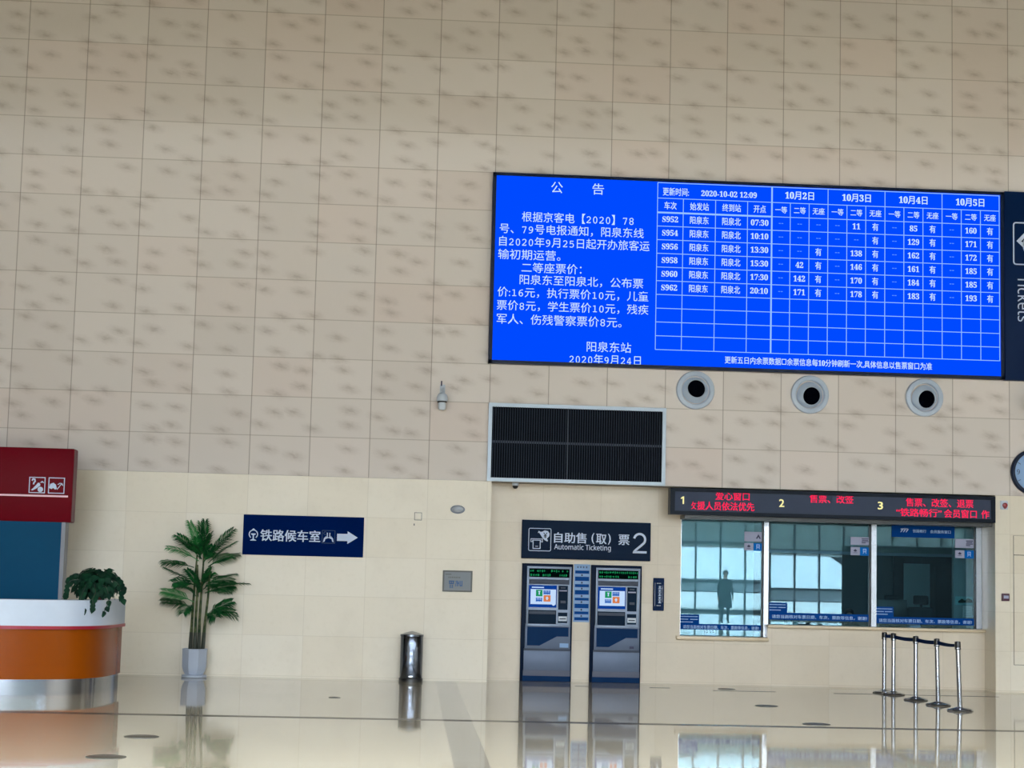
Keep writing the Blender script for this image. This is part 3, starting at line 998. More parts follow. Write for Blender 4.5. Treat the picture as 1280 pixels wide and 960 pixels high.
for phrases in ((('爱心窗口', 3.482, 4.003, 2.881, 0.128),), (('攵', 3.108, 3.185, 2.725, 0.118), ('援人员依法优先', 3.20, 4.079, 2.725, 0.128)), (('售票、改签', 4.935, 5.614, 2.880, 0.128),),
                (('售票、改签、退票', 6.433, 7.486, 2.865, 0.128),), (('“铁路畅行”', 6.284, 6.99, 2.708, 0.122),), (('会员窗口', 7.03, 7.54, 2.708, 0.128),), (('作', 7.615, 7.735, 2.708, 0.125),)):
    bm = B()
    for s_, xa, xb, z, h in phrases:
        text(bm, s_, xa, xb, z, y, h, 0.018)
    obj('led_phrase', bm, M['e_red'], t, recalc=False)
for s_, x, z in (('1', 2.979, 2.80), ('2', 4.502, 2.797), ('3', 6.034, 2.80)):
    w = 0.042 if s_ == '1' else 0.075
    bm = B()
    if s_ == '1':
        prism(bm, [(x - 0.004, z - 0.058), (x + 0.018, z - 0.058), (x + 0.018, z + 0.058), (x + 0.002, z + 0.058), (x - 0.030, z + 0.036), (x - 0.030, z + 0.016), (x - 0.004, z + 0.030)], y - 0.001, y + 0.002)
    else: text(bm, s_, x - w / 2, x + w / 2, z, y, 0.115, 0.02 if s_ != '1' else 0.012)
    obj('window_number', bm, M['e_yellow'], t, recalc=False, label='pale yellow window number ' + s_)

# ================================================================== AUTOMATIC TICKETING SIGN
t = thing('ticketing_sign', 'navy sign reading Automatic Ticketing 2 with a ticket pictogram, above the ticket machines', 'sign', (1.576, RY, 1.86))
bm = B(); bbox_bev(bm, 0.577, 2.575, RY - 0.07, RY - 0.001, 1.867, 2.457, 0.006, 1)
obj('sign_panel', bm, M['sign_navy2'], t)
y = RY - 0.074
bm = B(); ticket_pictogram(bm, 0.683, 1.985, 0.342, y - 0.001, y + 0.005)
obj('pictogram', bm, M['white_letter'], t)
bm = B()
cx_, cz_ = 0.683 + 0.342 * 0.745, 1.985 + 0.342 * 0.70
stroke(bm, [(cx_ - 0.026, cz_ + 0.04), (cx_, cz_), (cx_, cz_ - 0.045)], 0.011, y - 0.004, y)
stroke(bm, [(cx_ + 0.026, cz_ + 0.04), (cx_, cz_)], 0.011, y - 0.004, y)
stroke(bm, [(cx_ - 0.024, cz_ - 0.006), (cx_ + 0.024, cz_ - 0.006)], 0.010, y - 0.004, y)
stroke(bm, [(cx_ - 0.024, cz_ - 0.024), (cx_ + 0.024, cz_ - 0.024)], 0.010, y - 0.004, y)
obj('currency_mark', bm, M['sign_navy2'], t)
bm = B()
text(bm, '自助售', 1.076, 1.575, 2.195, y, 0.158, 0.018)
text(bm, '(', 1.655, 1.695, 2.195, y, 0.165, 0.012)
text(bm, '取', 1.728, 1.885, 2.19, y, 0.155, 0.018)
text(bm, ')', 1.912, 1.952, 2.19, y, 0.165, 0.012)
text(bm, '票', 2.075, 2.24, 2.185, y, 0.158, 0.018)
obj('chinese_lettering', bm, M['white_letter'], t, recalc=False)
bm = B(); text(bm, sans('Automatic Ticketing'), 1.08, 1.956, 2.043, y, 0.108, 0.010)
obj('english_lettering', bm, M['white_letter'], t, recalc=False)
bm = B()
arc = ring_pts(2.402, 2.196, 0.086, 14, PI * 0.94, -PI * 0.22, False)
stroke(bm, arc + [(2.420, 2.098), (2.345, 2.035), (2.318, 2.006)], 0.034, y - 0.001, y + 0.005)
prism(bm, [(2.296, 1.984), (2.514, 1.984), (2.514, 2.018), (2.306, 2.018)], y - 0.001, y + 0.005)
obj('number', bm, M['white_letter'], t, recalc=False)

# ================================================================== TICKET MACHINES
def ticket_machine(x0, label, tag_white):
    t = thing('ticket_machine', label, 'ticket machine', (x0 + 0.39, 0.46, 0), 'ticket machines in the recess')
    FY = 0.43
    def X(px): return x0 + (px - 50) / 278 * 0.785
    def Z(py): return 1.79 - (py - 275) / 643 * 1.79
    def rect(bm, a, b, c, d, y0, y1, r=0.0):
        if r: bbox_bev(bm, X(a), X(b), y0, y1, Z(d), Z(c), r)
        else: box(bm, X(a), X(b), y0, y1, Z(d), Z(c))
    bm = B(); rect(bm, 50, 328, 275, 918, FY, RY - 0.001, 0.006)
    obj('surround', bm, M['tvm_dark'], t)
    bm = B()
    y0, y1 = FY - 0.022, FY - 0.001
    # silver frame round the upper openings
    rect(bm, 76, 88, 300, 612, y0, y1, 0.004); rect(bm, 308, 319, 300, 612, y0, y1, 0.004)
    rect(bm, 76, 319, 290, 303, y0, y1, 0.004); rect(bm, 88, 308, 350, 362, y0, y1)
    rect(bm, 88, 308, 388, 394, y0, y1); rect(bm, 240, 249, 394, 605, y0, y1); rect(bm, 301, 308, 394, 605, y0, y1)
    rect(bm, 88, 240, 515, 530, y0, y1); rect(bm, 249, 301, 526, 541, y0, y1)
    rect(bm, 249, 301, 598, 605, y0, y1)
    rect(bm, 74, 319, 605, 620, y0, y1, 0.004)
    obj('front_frame', bm, M['tvm_light'], t)
    bm = B(); rect(bm, 88, 308, 303, 350, FY - 0.010, FY - 0.001)
    led = obj('led_strip', bm, M['green_dark'], t)
    bm = B()
    random.seed(3 if tag_white else 5)
    for row in (0, 1):
        px = 94.0
        while px < 300:
            w = random.uniform(6, 12)
            if random.random() > 0.12 and not (row and 200 < px < 250):
                hh = random.uniform(11, 16)
                zc = 315 + row * 23
                for q in range(3):
                    o = random.uniform(0, w * 0.6)
                    rect(bm, px + o, px + o + w * 0.34, zc - hh / 2 + random.uniform(0, 4), zc + hh / 2 - random.uniform(0, 4), FY - 0.013, FY - 0.0095)
                rect(bm, px, px + w * 0.85, zc - 1.5, zc + 1.0, FY - 0.013, FY - 0.0095)
            px += w + 3
    obj('led_glow', bm, M['e_green'], led)
    bm = B(); rect(bm, 88, 308, 362, 388, FY - 0.006, FY - 0.001)
    obj('recess_strip', bm, M['tvm_mid'], t)
    bm = B(); rect(bm, 88, 240, 394, 515, FY - 0.012, FY - 0.001)
    scr = obj('touch_screen', bm, M['e_tvm_blue'], t)
    bm = B(); rect(bm, 98, 236, 416, 498, FY - 0.015, FY - 0.011)
    rect(bm, 104, 170, 403, 409, FY - 0.015, FY - 0.011)
    obj('screen_page', bm, M['e_tvm_white'], scr)
    bm = B(); rect(bm, 127, 163, 419, 455, FY - 0.018, FY - 0.0145)
    obj('screen_button', bm, M['e_tvm_green'], scr)
    bm = B(); rect(bm, 169, 207, 448, 483, FY - 0.018, FY - 0.0145)
    obj('screen_button', bm, M['e_tvm_orange'], scr)
    bm = B()
    for q in range(4):
        rect(bm, 168 + q * 10, 175 + q * 10, 421, 444, FY - 0.018, FY - 0.0145)
        rect(bm, 127 + q * 9.3, 133 + q * 9.3, 462, 484, FY - 0.018, FY - 0.0145)
    rect(bm, 168, 205, 434, 440, FY - 0.018, FY - 0.0145); rect(bm, 127, 161, 474, 480, FY - 0.018, FY - 0.0145)
    obj('screen_button', bm, M['e_tvm_icon'], scr)
    bm = B(); rect(bm, 139, 151, 426, 430, FY - 0.020, FY - 0.0175); rect(bm, 142, 148, 430, 446, FY - 0.020, FY - 0.0175)
    rect(bm, 180, 196, 462, 466, FY - 0.020, FY - 0.0175); rect(bm, 184, 192, 456, 474, FY - 0.020, FY - 0.0175)
    if tag_white:
        lathe(bm, [(0.024, 0.0), (0.024, 0.004), (0.001, 0.0042)], 20, X(224), FY - 0.016, Z(496), 'Y')
    obj('screen_glyphs', bm, M['e_tvm_white'], scr)
    bm = B(); rect(bm, 249, 301, 394, 526, FY - 0.010, FY - 0.001)
    pay = obj('payment_panel', bm, M['tvm_slot'], t)
    bm = B(); rect(bm, 254, 296, 418, 425, FY - 0.016, FY - 0.0095, 0.002)
    obj('card_slot', bm, M['sticker_white'], pay)
    bm = B(); rect(bm, 262, 288, 402, 410, FY - 0.013, FY - 0.0095); rect(bm, 262, 290, 476, 490, FY - 0.013, FY - 0.0095)
    obj('panel_marks', bm, M['tvm_mid'], pay)
    bm = B(); rect(bm, 88, 240, 530, 605, FY - 0.006, FY - 0.001)
    obj('ticket_tray', bm, M['tvm_slot'], t)
    bm = B(); rect(bm, 92, 236, 536, 552, FY - 0.010, FY - 0.0055)
    obj('tray_flap', bm, M['tvm_mid'], t)
    bm = B(); rect(bm, 249, 301, 541, 598, FY - 0.010, FY - 0.001)
    idp = obj('card_reader', bm, M['tvm_slot'], t)
    bm = B(); rect(bm, 252, 299, 562, 588, FY - 0.016, FY - 0.0095, 0.003)
    obj('reader_label', bm, M['white_plastic'], idp)
    bm = B(); rect(bm, 258, 293, 572, 578, FY - 0.018, FY - 0.0155)
    obj('label_print', bm, M['tvm_mid'], idp)
    # lower cabinet
    bm = B()
    rect(bm, 72, 319, 620, 740, FY - 0.014, FY - 0.001, 0.004)
    rect(bm, 68, 321, 752, 858, FY - 0.014, FY - 0.001, 0.004)
    obj('cabinet_front', bm, M['tvm_grey'], t)
    bm = B(); rect(bm, 68, 321, 740, 752, FY - 0.006, FY - 0.001)
    obj('groove', bm, M['tvm_mid'], t)
    bm = B()
    prism(bm, [(X(a), Z(b)) for a, b in ((84, 622), (309, 622), (309, 672), (246, 672), (152, 724), (84, 724))], FY - 0.018, FY - 0.013)
    obj('navy_panel', bm, M['tvm_navy'], t)
    bm = B(); rect(bm, 262, 310, 709, 732, FY - 0.017, FY - 0.0135) if tag_white else rect(bm, 266, 290, 718, 731, FY - 0.017, FY - 0.0135)
    obj('label_sticker', bm, M['board_pale'] if tag_white else M['ink'], t)
    bm = B(); rect(bm, 66, 322, 858, 888, FY - 0.012, FY - 0.001)
    obj('kick_band', bm, M['tvm_band'], t)
    bm = B(); rect(bm, 64, 322, 888, 917, FY - 0.010, FY - 0.001)
    obj('plinth', bm, M['tvm_navy'], t)
    return t
ticket_machine(0.595, 'ticket machine with a round white spot on its screen, nearer the litter bin', True)
ticket_machine(1.661, 'ticket machine with a small dark mark on its lower front, nearer the windows', False)

t = thing('notice_board', 'narrow pale blue flow-chart notice with dark blue blocks, between the ticket machines', 'notice', (1.525, RY, 0.91))
bm = B(); bbox_bev(bm, 1.400, 1.650, RY - 0.015, RY - 0.001, 0.91, 1.795, 0.003, 1)
obj('board', bm, M['board_pale'], t)
def zz(py): return 1.795 - (py - 55) / 772 * 0.885
bm = B()
for a, b in ((140, 180), (222, 278), (322, 362), (402, 460), (504, 540), (584, 642), (686, 724), (764, 804)):
    box(bm, 1.418, 1.634, RY - 0.018, RY - 0.0145, zz(b), zz(a))
obj('blocks', bm, M['board_blue'], t)
bm = B()
for a in (200, 301, 380, 480, 560, 662, 745):
    prism(bm, [(1.514, zz(a - 12)), (1.514, zz(a + 4)), (1.505, zz(a + 4)), (1.524, zz(a + 16)), (1.543, zz(a + 4)), (1.534, zz(a + 4)), (1.534, zz(a - 12))], RY - 0.018, RY - 0.0145)
for q in range(4):
    x = 1.442 + q * 0.045
    box(bm, x, x + 0.032, RY - 0.018, RY - 0.0145, zz(92), zz(88)); box(bm, x + 0.012, x + 0.02, RY - 0.018, RY - 0.0145, zz(107), zz(80))
    box(bm, x + 0.002, x + 0.03, RY - 0.018, RY - 0.0145, zz(104), zz(100))
obj('arrows', bm, M['ink'], t)

t = thing('vertical_notice', 'small dark upright notice with white characters, between ticket machines and windows', 'notice', (2.718, RY, 1.11))
bm = B(); bbox_bev(bm, 2.633, 2.803, RY - 0.03, RY - 0.001, 1.11, 1.613, 0.006, 1)
obj('panel', bm, M['sign_navy'], t)
bm = B()
for i in range(5):
    zc = 1.47 - i * 0.055
    stroke(bm, [(2.715, zc + 0.014), (2.755, zc + 0.014)], 0.008, RY - 0.034, RY - 0.029)
    stroke(bm, [(2.735, zc + 0.022), (2.735, zc - 0.012)], 0.009, RY - 0.034, RY - 0.029)
    stroke(bm, [(2.713, zc - 0.018), (2.757, zc - 0.018)], 0.009, RY - 0.034, RY - 0.029)
    stroke(bm, [(2.718, zc - 0.002), (2.752, zc - 0.002)], 0.006, RY - 0.034, RY - 0.029)
obj('lettering', bm, M['white_letter'], t)
bm = B()
stroke(bm, [(2.660, 1.54), (2.660, 1.18)], 0.006, RY - 0.033, RY - 0.029)
stroke(bm, [(2.776, 1.50), (2.776, 1.24)], 0.006, RY - 0.033, RY - 0.029)
for zc in (1.53, 1.19):
    for q in range(4):
        box(bm, 2.688 + q * 0.017, 2.70 + q * 0.017, RY - 0.033, RY - 0.029, zc - 0.008, zc + 0.008)
obj('small_marks', bm, M['lamp_glass'], t)

# ================================================================== WAITING ROOM SIGN
t = thing('waiting_room_sign', 'navy waiting room sign with white characters and a right arrow, above and beside the palm', 'sign', (-2.745, 0, 1.81))
bm = B(); bbox_bev(bm, -3.645, -1.845, -0.035, -0.001, 1.812, 2.411, 0.004, 1)
obj('sign_panel', bm, M['sign_wait'], t)
y0, y1 = -0.040, -0.034
# railway emblem: an open ring over a rail section
bm = B()
ecx, ecz = -3.49, 2.118
stroke(bm, ring_pts(ecx, ecz, 0.062, 24, -PI * 0.30, PI * 1.30, False), 0.015, y0, y1)
prism(bm, [(ecx - 0.033, ecz + 0.012), (ecx + 0.033, ecz + 0.012), (ecx + 0.033, ecz - 0.006), (ecx + 0.010, ecz - 0.016), (ecx + 0.010, ecz - 0.07), (ecx + 0.045, ecz - 0.088), (ecx + 0.045, ecz - 0.096),
           (ecx - 0.045, ecz - 0.096), (ecx - 0.045, ecz - 0.088), (ecx - 0.010, ecz - 0.07), (ecx - 0.010, ecz - 0.016), (ecx - 0.033, ecz - 0.006)], y0, y1)
prism(bm, [(ecx - 0.028, ecz + 0.066), (ecx, ecz + 0.088), (ecx + 0.028, ecz + 0.066)], y0, y1)
obj('railway_emblem', bm, M['white_letter'], t)
bm = B(); text(bm, '铁路候车室', -3.383, -2.494, 2.108, -0.039, 0.172, 0.018)
obj('lettering', bm, M['white_letter'], t, recalc=False)
bm = B()
s0 = (-2.464, 2.012, 0.19)
P = lambda a, b: (s0[0] + a * s0[2], s0[1] + b * s0[2])
stroke(bm, [P(0, 0), P(1, 0), P(1, 1), P(0, 1)], 0.004, y0, y1, True)
stroke(bm, ring_pts(P(.24, .78)[0], P(.24, .78)[1], 0.022, 16), 0.004, y0, y1, True)
obj('pictogram_outline', bm, M['tvm_grey'], t)
bm = B()
for m in (1, -1):
    Q = lambda a, b: P(0.5 + m * a, b)
    prism(bm, [Q(.06, .82), Q(.13, .82), Q(.13, .50), Q(.30, .40), Q(.36, .12), Q(.30, .12), Q(.25, .32), Q(.06, .40)], y0, y1)
    stroke(bm, [Q(.17, .55), Q(.34, .36), Q(.40, .08)], 0.008, y0, y1)
prism(bm, [P(.44, .40), P(.56, .40), P(.56, .46), P(.44, .46)], y0, y1)
obj('pictogram', bm, M['white_letter'], t)
bm = B()
az = 2.105
prism(bm, [(-2.242, az + 0.052), (-2.085, az + 0.052), (-2.085, az + 0.092), (-1.931, az), (-2.085, az - 0.098), (-2.085, az - 0.055), (-2.242, az - 0.055)], y0, y1)
obj('arrow', bm, M['white_letter'], t)

# ================================================================== WINDOW DECALS
dy = WY - 0.014
def decal_banner(xa, xb, za, zb, bx1, bz1, label):
    t = thing('window_decal', label, 'decal', ((xa + xb) / 2, dy, za), 'blue decals along the foot of the ticket windows')
    bm = B()
    prism(bm, [(xa, za), (xb, za), (xb, zb), (bx1, zb), (bx1, bz1), (xa, bz1)], dy - 0.002, dy)
    obj('film', bm, M['decal_blue'], t)
    bm = B()
    text(bm, '请您当面核对车票日期、车次、票款等信息，谢谢!', xa + 0.05, xb - 0.04, (za + zb) / 2 - 0.005, dy - 0.004, 0.056, 0.008)
    obj('lettering', bm, M['decal_text'], t, recalc=False)
    bm = B()
    w = bx1 - xa
    for k, ln in enumerate((0.92, 0.9, 0.66)):
        zc = bz1 - 0.032 - k * 0.042
        px = xa + 0.012
        while px < xa + w * ln:
            if not (k == 1 and 0.42 < (px - xa) / w < 0.5):
                box(bm, px, px + 0.011, dy - 0.005, dy - 0.003, zc - 0.006, zc + 0.006)
            px += 0.015
    obj('small_print', bm, M['decal_text'], t)
decal_banner(3.09, 4.372, 0.832, 0.918, 3.392, 1.06, 'blue decal strip along the foot of window 1, the leftmost ticket window')
decal_banner(4.488, 6.085, 1.01, 1.121, 4.778, 1.276, 'blue decal strip along the foot of window 2, the middle ticket window')
decal_banner(6.185, 7.762, 0.99, 1.097, 6.469, 1.25, 'blue decal strip along the foot of window 3, above the belt barrier')

def stickers(x0, x1, zt0, zt1, zl0, zl1, place, dark_mark):
    grp = 'stickers on the right of each ticket window'
    xm = x0 + (x1 - x0) * 0.49
    t = thing('white_sticker', 'pale two-panel sticker, topmost ' + place, 'sticker', ((x0 + x1) / 2, dy, zt0), grp)
    bm = B(); box(bm, x0, x1, dy - 0.002, dy, zt0, zt1)
    obj('paper', bm, M['sticker_white'], t)
    bm = B()
    h = zt1 - zt0
    if dark_mark == 'triangle':
        cx = x0 + (x1 - x0) * 0.76
        prism(bm, [(cx - 0.04, zt0 + h * .3), (cx - 0.015, zt0 + h * .3), (cx, zt0 + h * .5), (cx + 0.015, zt0 + h * .3), (cx + 0.04, zt0 + h * .3), (cx, zt0 + h * .78)], dy - 0.004, dy - 0.0015)
    else:
        for k, (a, b) in enumerate(((.58, .95), (.60, .92), (.58, .95), (.58, .80))):
            box(bm, x0 + (x1 - x0) * a, x0 + (x1 - x0) * b, dy - 0.004, dy - 0.0015, zt0 + h * (.74 - k * .17), zt0 + h * (.84 - k * .17))
    obj('print', bm, M['ink'], t)
    t = thing('white_sticker', 'small white sticker with a dark mark, ' + place, 'sticker', ((x0 + xm) / 2, dy, zl0), grp)
    bm = B(); box(bm, x0, xm, dy - 0.002, dy, zl0, zl1)
    obj('paper', bm, M['sticker_white'], t)
    bm = B(); cx, cz = (x0 + xm) / 2, zl0 + (zl1 - zl0) * .58
    prism(bm, [(cx - 0.03, cz), (cx - 0.012, cz + 0.012), (cx, cz + 0.026), (cx + 0.012, cz + 0.012), (cx + 0.03, cz), (cx + 0.012, cz - 0.018), (cx - 0.012, cz - 0.018)], dy - 0.004, dy - 0.0015)
    box(bm, cx - 0.03, cx + 0.03, dy - 0.004, dy - 0.0015, cz - 0.038, cz - 0.032)
    obj('print', bm, M['ink'], t)
    t = thing('blue_sticker', 'bright blue sticker with a pale figure, ' + place, 'sticker', ((xm + x1) / 2, dy, zl0), grp)
    bm = B(); box(bm, xm + 0.003, x1, dy - 0.002, dy, zl0 - 0.004, zl1)
    obj('film', bm, M['sticker_blue'], t)
    bm = B(); cx, cz = (xm + x1) / 2, (zl0 + zl1) / 2
    stroke(bm, [(cx - 0.022, cz + 0.035), (cx + 0.022, cz + 0.035), (cx + 0.022, cz - 0.005), (cx - 0.022, cz - 0.005)], 0.008, dy - 0.004, dy - 0.0015, True)
    stroke(bm, [(cx - 0.012, cz - 0.008), (cx - 0.026, cz - 0.036)], 0.008, dy - 0.004, dy - 0.0015)
    stroke(bm, [(cx + 0.012, cz - 0.008), (cx + 0.026, cz - 0.036)], 0.008, dy - 0.004, dy - 0.0015)
    stroke(bm, [(cx - 0.014, cz + 0.015), (cx + 0.014, cz + 0.015)], 0.006, dy - 0.004, dy - 0.0015)
    obj('figure', bm, M['decal_text'], t)
stickers(4.09, 4.382, 2.216, 2.369, 2.076, 2.192, 'on the leftmost ticket window', 'triangle')
stickers(5.782, 6.082, 2.207, 2.33, 2.045, 2.171, 'on the middle ticket window', 'lines')
stickers(7.458, 7.758, 2.202, 2.343, 2.042, 2.165, 'on the rightmost ticket window', 'lines')

t = thing('window_banner', 'blue banner with a white swoosh emblem across the top of window 3', 'banner', (6.942, dy, 2.347))
bm = B(); box(bm, 6.437, 7.448, dy - 0.003, dy, 2.347, 2.544)
obj('film', bm, M['decal_blue'], t)
bm = B()
for k in range(3):
    x = 6.575 + k * 0.042
    prism(bm, [(x, 2.425), (x + 0.012, 2.425), (x + 0.048, 2.468), (x + 0.048, 2.475), (x + 0.01, 2.472), (x + 0.008, 2.462), (x + 0.026, 2.462)], dy - 0.006, dy - 0.0025)
stroke(bm, [(6.58, 2.478), (6.64, 2.486), (6.70, 2.484)], 0.006, dy - 0.006, dy - 0.0025)
obj('emblem', bm, M['white_letter'], t)
bm = B()
text(bm, '铁路畅行', 6.775, 6.99, 2.448, dy - 0.005, 0.05, 0.01)
obj('lettering', bm, M['decal_text'], t, recalc=False)
bm = B(); text(bm, '会员服务窗口', 7.055, 7.385, 2.446, dy - 0.005, 0.05, 0.01)
obj('lettering', bm, M['decal_text'], t, recalc=False)

# ================================================================== INSIDE THE TICKET OFFICE
def counter(xa, xb, z):
    t = thing('office_counter', 'pale service counter behind the %s' % ('leftmost ticket window, lower than the next' if z < 0.8 else 'middle and right ticket windows'), 'counter', ((xa + xb) / 2, 1.2, 0))
    bm = B(); bbox_bev(bm, xa, xb, 0.92, 1.55, z - 0.04, z, 0.006, 1)
    obj('counter_top', bm, M['office_wall'], t)
    bm = B(); box(bm, xa + 0.02, xb - 0.02, 0.95, 1.0, 0, z - 0.04)
    obj('counter_front', bm, M['office_dark'], t)
    for sx in (xa + 0.03, xb - 0.07):
        bm = B(); box(bm, sx, sx + 0.04, 1.0, 1.5, 0, z - 0.04)
        obj('side_panel', bm, M['office_dark'], t)
counter(2.65, 4.40, 0.72)
counter(4.48, 7.55, 0.92)

def card_reader(x, z, label):
    t = thing('ticket_keypad', label, 'keypad', (x, 0.80, z), 'pale keypads on the window ledges')
    bm = B()
    prof = [(0.74, z), (0.90, z), (0.90, z + 0.085), (0.86, z + 0.10), (0.74, z + 0.03)]
    n = len(prof)
    a = [bm.verts.new((x - 0.085, p, q)) for p, q in prof]; b = [bm.verts.new((x + 0.085, p, q)) for p, q in prof]
    bm.faces.new(a); bm.faces.new(b[::-1])
    for i in range(n):
        bm.faces.new((a[i], b[i], b[(i + 1) % n], a[(i + 1) % n]))
    obj('body', bm, M['sticker_white'], t)
    bm = B()
    for r in range(2):
        for c in range(3):
            k = 0.3 + r * 0.35
            yy, zz_ = 0.74 + 0.12 * k, z + 0.03 + 0.07 * k
            box(bm, x - 0.06 + c * 0.045, x - 0.03 + c * 0.045, yy - 0.01, yy + 0.006, zz_ - 0.002, zz_ + 0.010)
    obj('keys', bm, M['black'], t)
card_reader(3.585, 0.7355, 'pale keypad on the low ledge behind the leftmost ticket window')
card_reader(6.835, 0.9355, 'pale keypad on the ledge behind the right ticket window')

def papers(x, w, h, z, label):
    t = thing('paper_box', label, 'box', (x, 0.85, z), 'white boxes behind the middle window')
    bm = B(); bbox_bev(bm, x - w / 2, x + w / 2, 0.80, 0.92, z, z + h, 0.004, 1)
    obj('box', bm, M['paper'], t)
    bm = B(); box(bm, x - w / 2 + 0.01, x + w / 2 - 0.01, 0.797, 0.801, z + h * 0.45, z + h * 0.55)
    obj('flap_line', bm, M['tvm_mid'], t)
papers(4.66, 0.19, 0.07, 0.9355, 'low white box on the ledge, leftmost of three behind the middle window')
papers(4.83, 0.075, 0.065, 0.9355, 'narrow white box on the ledge, middle of three behind the middle window')
papers(4.94, 0.075, 0.06, 0.9355, 'narrow white box on the ledge, rightmost of three behind the middle window')

def monitor(x, y, z, label):
    t = thing('computer_monitor', label, 'monitor', (x, y, z), 'dark monitors on the office counters')
    bm = B(); bbox_bev(bm, x - 0.12, x + 0.12, y - 0.09, y + 0.09, z, z + 0.015, 0.005, 1)
    tube(bm, [(x, y, z + 0.01), (x, y, z + 0.16)], 0.02, 10)
    obj('stand', bm, M['black'], t)
    bm = B(); bbox_bev(bm, x - 0.25, x + 0.25, y - 0.03, y + 0.02, z + 0.12, z + 0.44, 0.012)
    obj('screen_back', bm, M['black'], t)
monitor(6.62, 1.32, 0.92, 'dark computer monitor on the counter behind the right ticket window')

def chair(x, y, rz, label):
    t = thing('office_chair', label, 'chair', (x, y, 0), 'black office chairs behind the windows')
    def R(bm):
        bm.transform(Matrix.Translation((x, y, 0)) @ Matrix.Rotation(rz, 4, 'Z'))
        return bm
    bm = B(); bbox_bev(bm, -0.25, 0.25, -0.24, 0.24, 0.46, 0.55, 0.035, 3); obj('seat', R(bm), M['office_black'], t)
    bm = B(); bbox_bev(bm, -0.23, 0.23, 0.20, 0.28, 0.62, 1.22, 0.035, 3); obj('backrest', R(bm), M['office_black'], t)
    bm = B(); bbox_bev(bm, -0.13, 0.13, 0.22, 0.29, 1.26, 1.42, 0.03, 3); tube(bm, [(0, 0.26, 1.2), (0, 0.26, 1.3)], 0.02); obj('headrest', R(bm), M['office_black'], t)
    bm = B(); tube(bm, [(0, 0.1, 0.47), (0, 0.27, 0.5), (0, 0.29, 0.7)], 0.025); obj('back_bracket', R(bm), M['black'], t)
    bm = B(); tube(bm, [(0, 0, 0.1), (0, 0, 0.47)], 0.03); obj('gas_column', R(bm), M['steel'], t)
    for s in (-1, 1):
        bm = B(); tube(bm, [(s * 0.24, 0.05, 0.5), (s * 0.31, 0.05, 0.52), (s * 0.31, 0.05, 0.72)], 0.018); bbox_bev(bm, s * 0.31 - 0.035, s * 0.31 + 0.035, -0.13, 0.15, 0.71, 0.74, 0.01)
        obj('armrest', R(bm), M['black'], t)
    bm = B()
    for k in range(5):
        a = k * 2 * PI / 5
        tube(bm, [(0, 0, 0.11), (0.30 * math.cos(a), 0.30 * math.sin(a), 0.08)], 0.022, 8, 0.015)
    obj('star_base', R(bm), M['black'], t)
    for k in range(5):
        a = k * 2 * PI / 5
        bm = B(); lathe(bm, [(0.03, -0.02), (0.035, 0.0), (0.03, 0.02)], 12, 0, 0, 0, 'Y')
        bm.transform(Matrix.Translation((0.30 * math.cos(a), 0.30 * math.sin(a), 0.036)))
        obj('castor', R(bm), M['black'], t)
chair(7.05, 2.35, 0.3, 'black office chair with headrest, behind the right ticket window')
chair(7.55, 3.0, -0.5, 'black office chair further back behind the right ticket window')

t = thing('poster', 'small landscape poster on the partition inside the right ticket window', 'poster', (7.79, 1.30, 1.30))
bm = B(); box(bm, 7.655, 7.93, 1.288, 1.298, 1.30, 1.435)
obj('sheet', bm, M['poster'], t)
bm = B(); prism(bm, [(7.70, 1.36), (7.76, 1.40), (7.81, 1.37), (7.86, 1.41), (7.93, 1.38), (7.93, 1.34), (7.70, 1.33)], 1.283, 1.289)
obj('hill_picture', bm, M['ivy'], t)
t = thing('paper_sheet', 'blank white paper sheet below the landscape poster inside the right window', 'paper', (7.85, 1.30, 1.1))
bm = B(); box(bm, 7.777, 7.93, 1.288, 1.296, 1.10, 1.287)
obj('sheet', bm, M['paper'], t)
bm = B()
for k in range(4):
    box(bm, 7.80, 7.91, 1.284, 1.289, 1.13 + k * 0.04, 1.133 + k * 0.04)
obj('ruled_lines', bm, M['office_wall'], t)

t = thing('office_fill_lamp', 'flat lamp added under the office ceiling to brighten the ticket office', 'lamp', (5.3, 2.2, 2.9))
bm = B(); box(bm, 4.5, 6.1, 2.05, 2.35, 2.84, 2.899)  # added light source, lifts the dim ticket office
obj('housing', bm, M['white_paint'], t)
bm = B(); box(bm, 4.53, 6.07, 2.08, 2.32, 2.83, 2.841)
obj('diffuser', bm, M['office_fill'], t)

# ================================================================== LITTER BIN, PALM, KIOSK, DESK
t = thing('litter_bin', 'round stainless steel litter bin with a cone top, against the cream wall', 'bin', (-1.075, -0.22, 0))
bm = B(); lathe(bm, [(0.178, 0), (0.178, 0.045), (0.172, 0.05)], 40, -1.075, -0.22, 0)
obj('base', bm, M['black'], t)
bm = B(); lathe(bm, [(0.165, 0.05), (0.168, 0.06), (0.168, 0.665), (0.165, 0.67)], 40, -1.075, -0.22, 0)
obj('body', bm, M['bin_steel'], t)
bm = B(); lathe(bm, [(0.174, 0.665), (0.174, 0.69), (0.16, 0.695)], 40, -1.075, -0.22, 0)
obj('rim', bm, M['bin_steel'], t)
bm = B(); lathe(bm, [(0.165, 0.692), (0.10, 0.715), (0.03, 0.735), (0.002, 0.74)], 40, -1.075, -0.22, 0)
obj('cone_lid', bm, M['steel'], t)
bm = B(); bbox_bev(bm, -1.115, -1.045, -0.41, -0.375, 0.055, 0.095, 0.008)  # steel block standing in for a bright reflection low on the bin
obj('base_glint', bm, M['steel'], t)

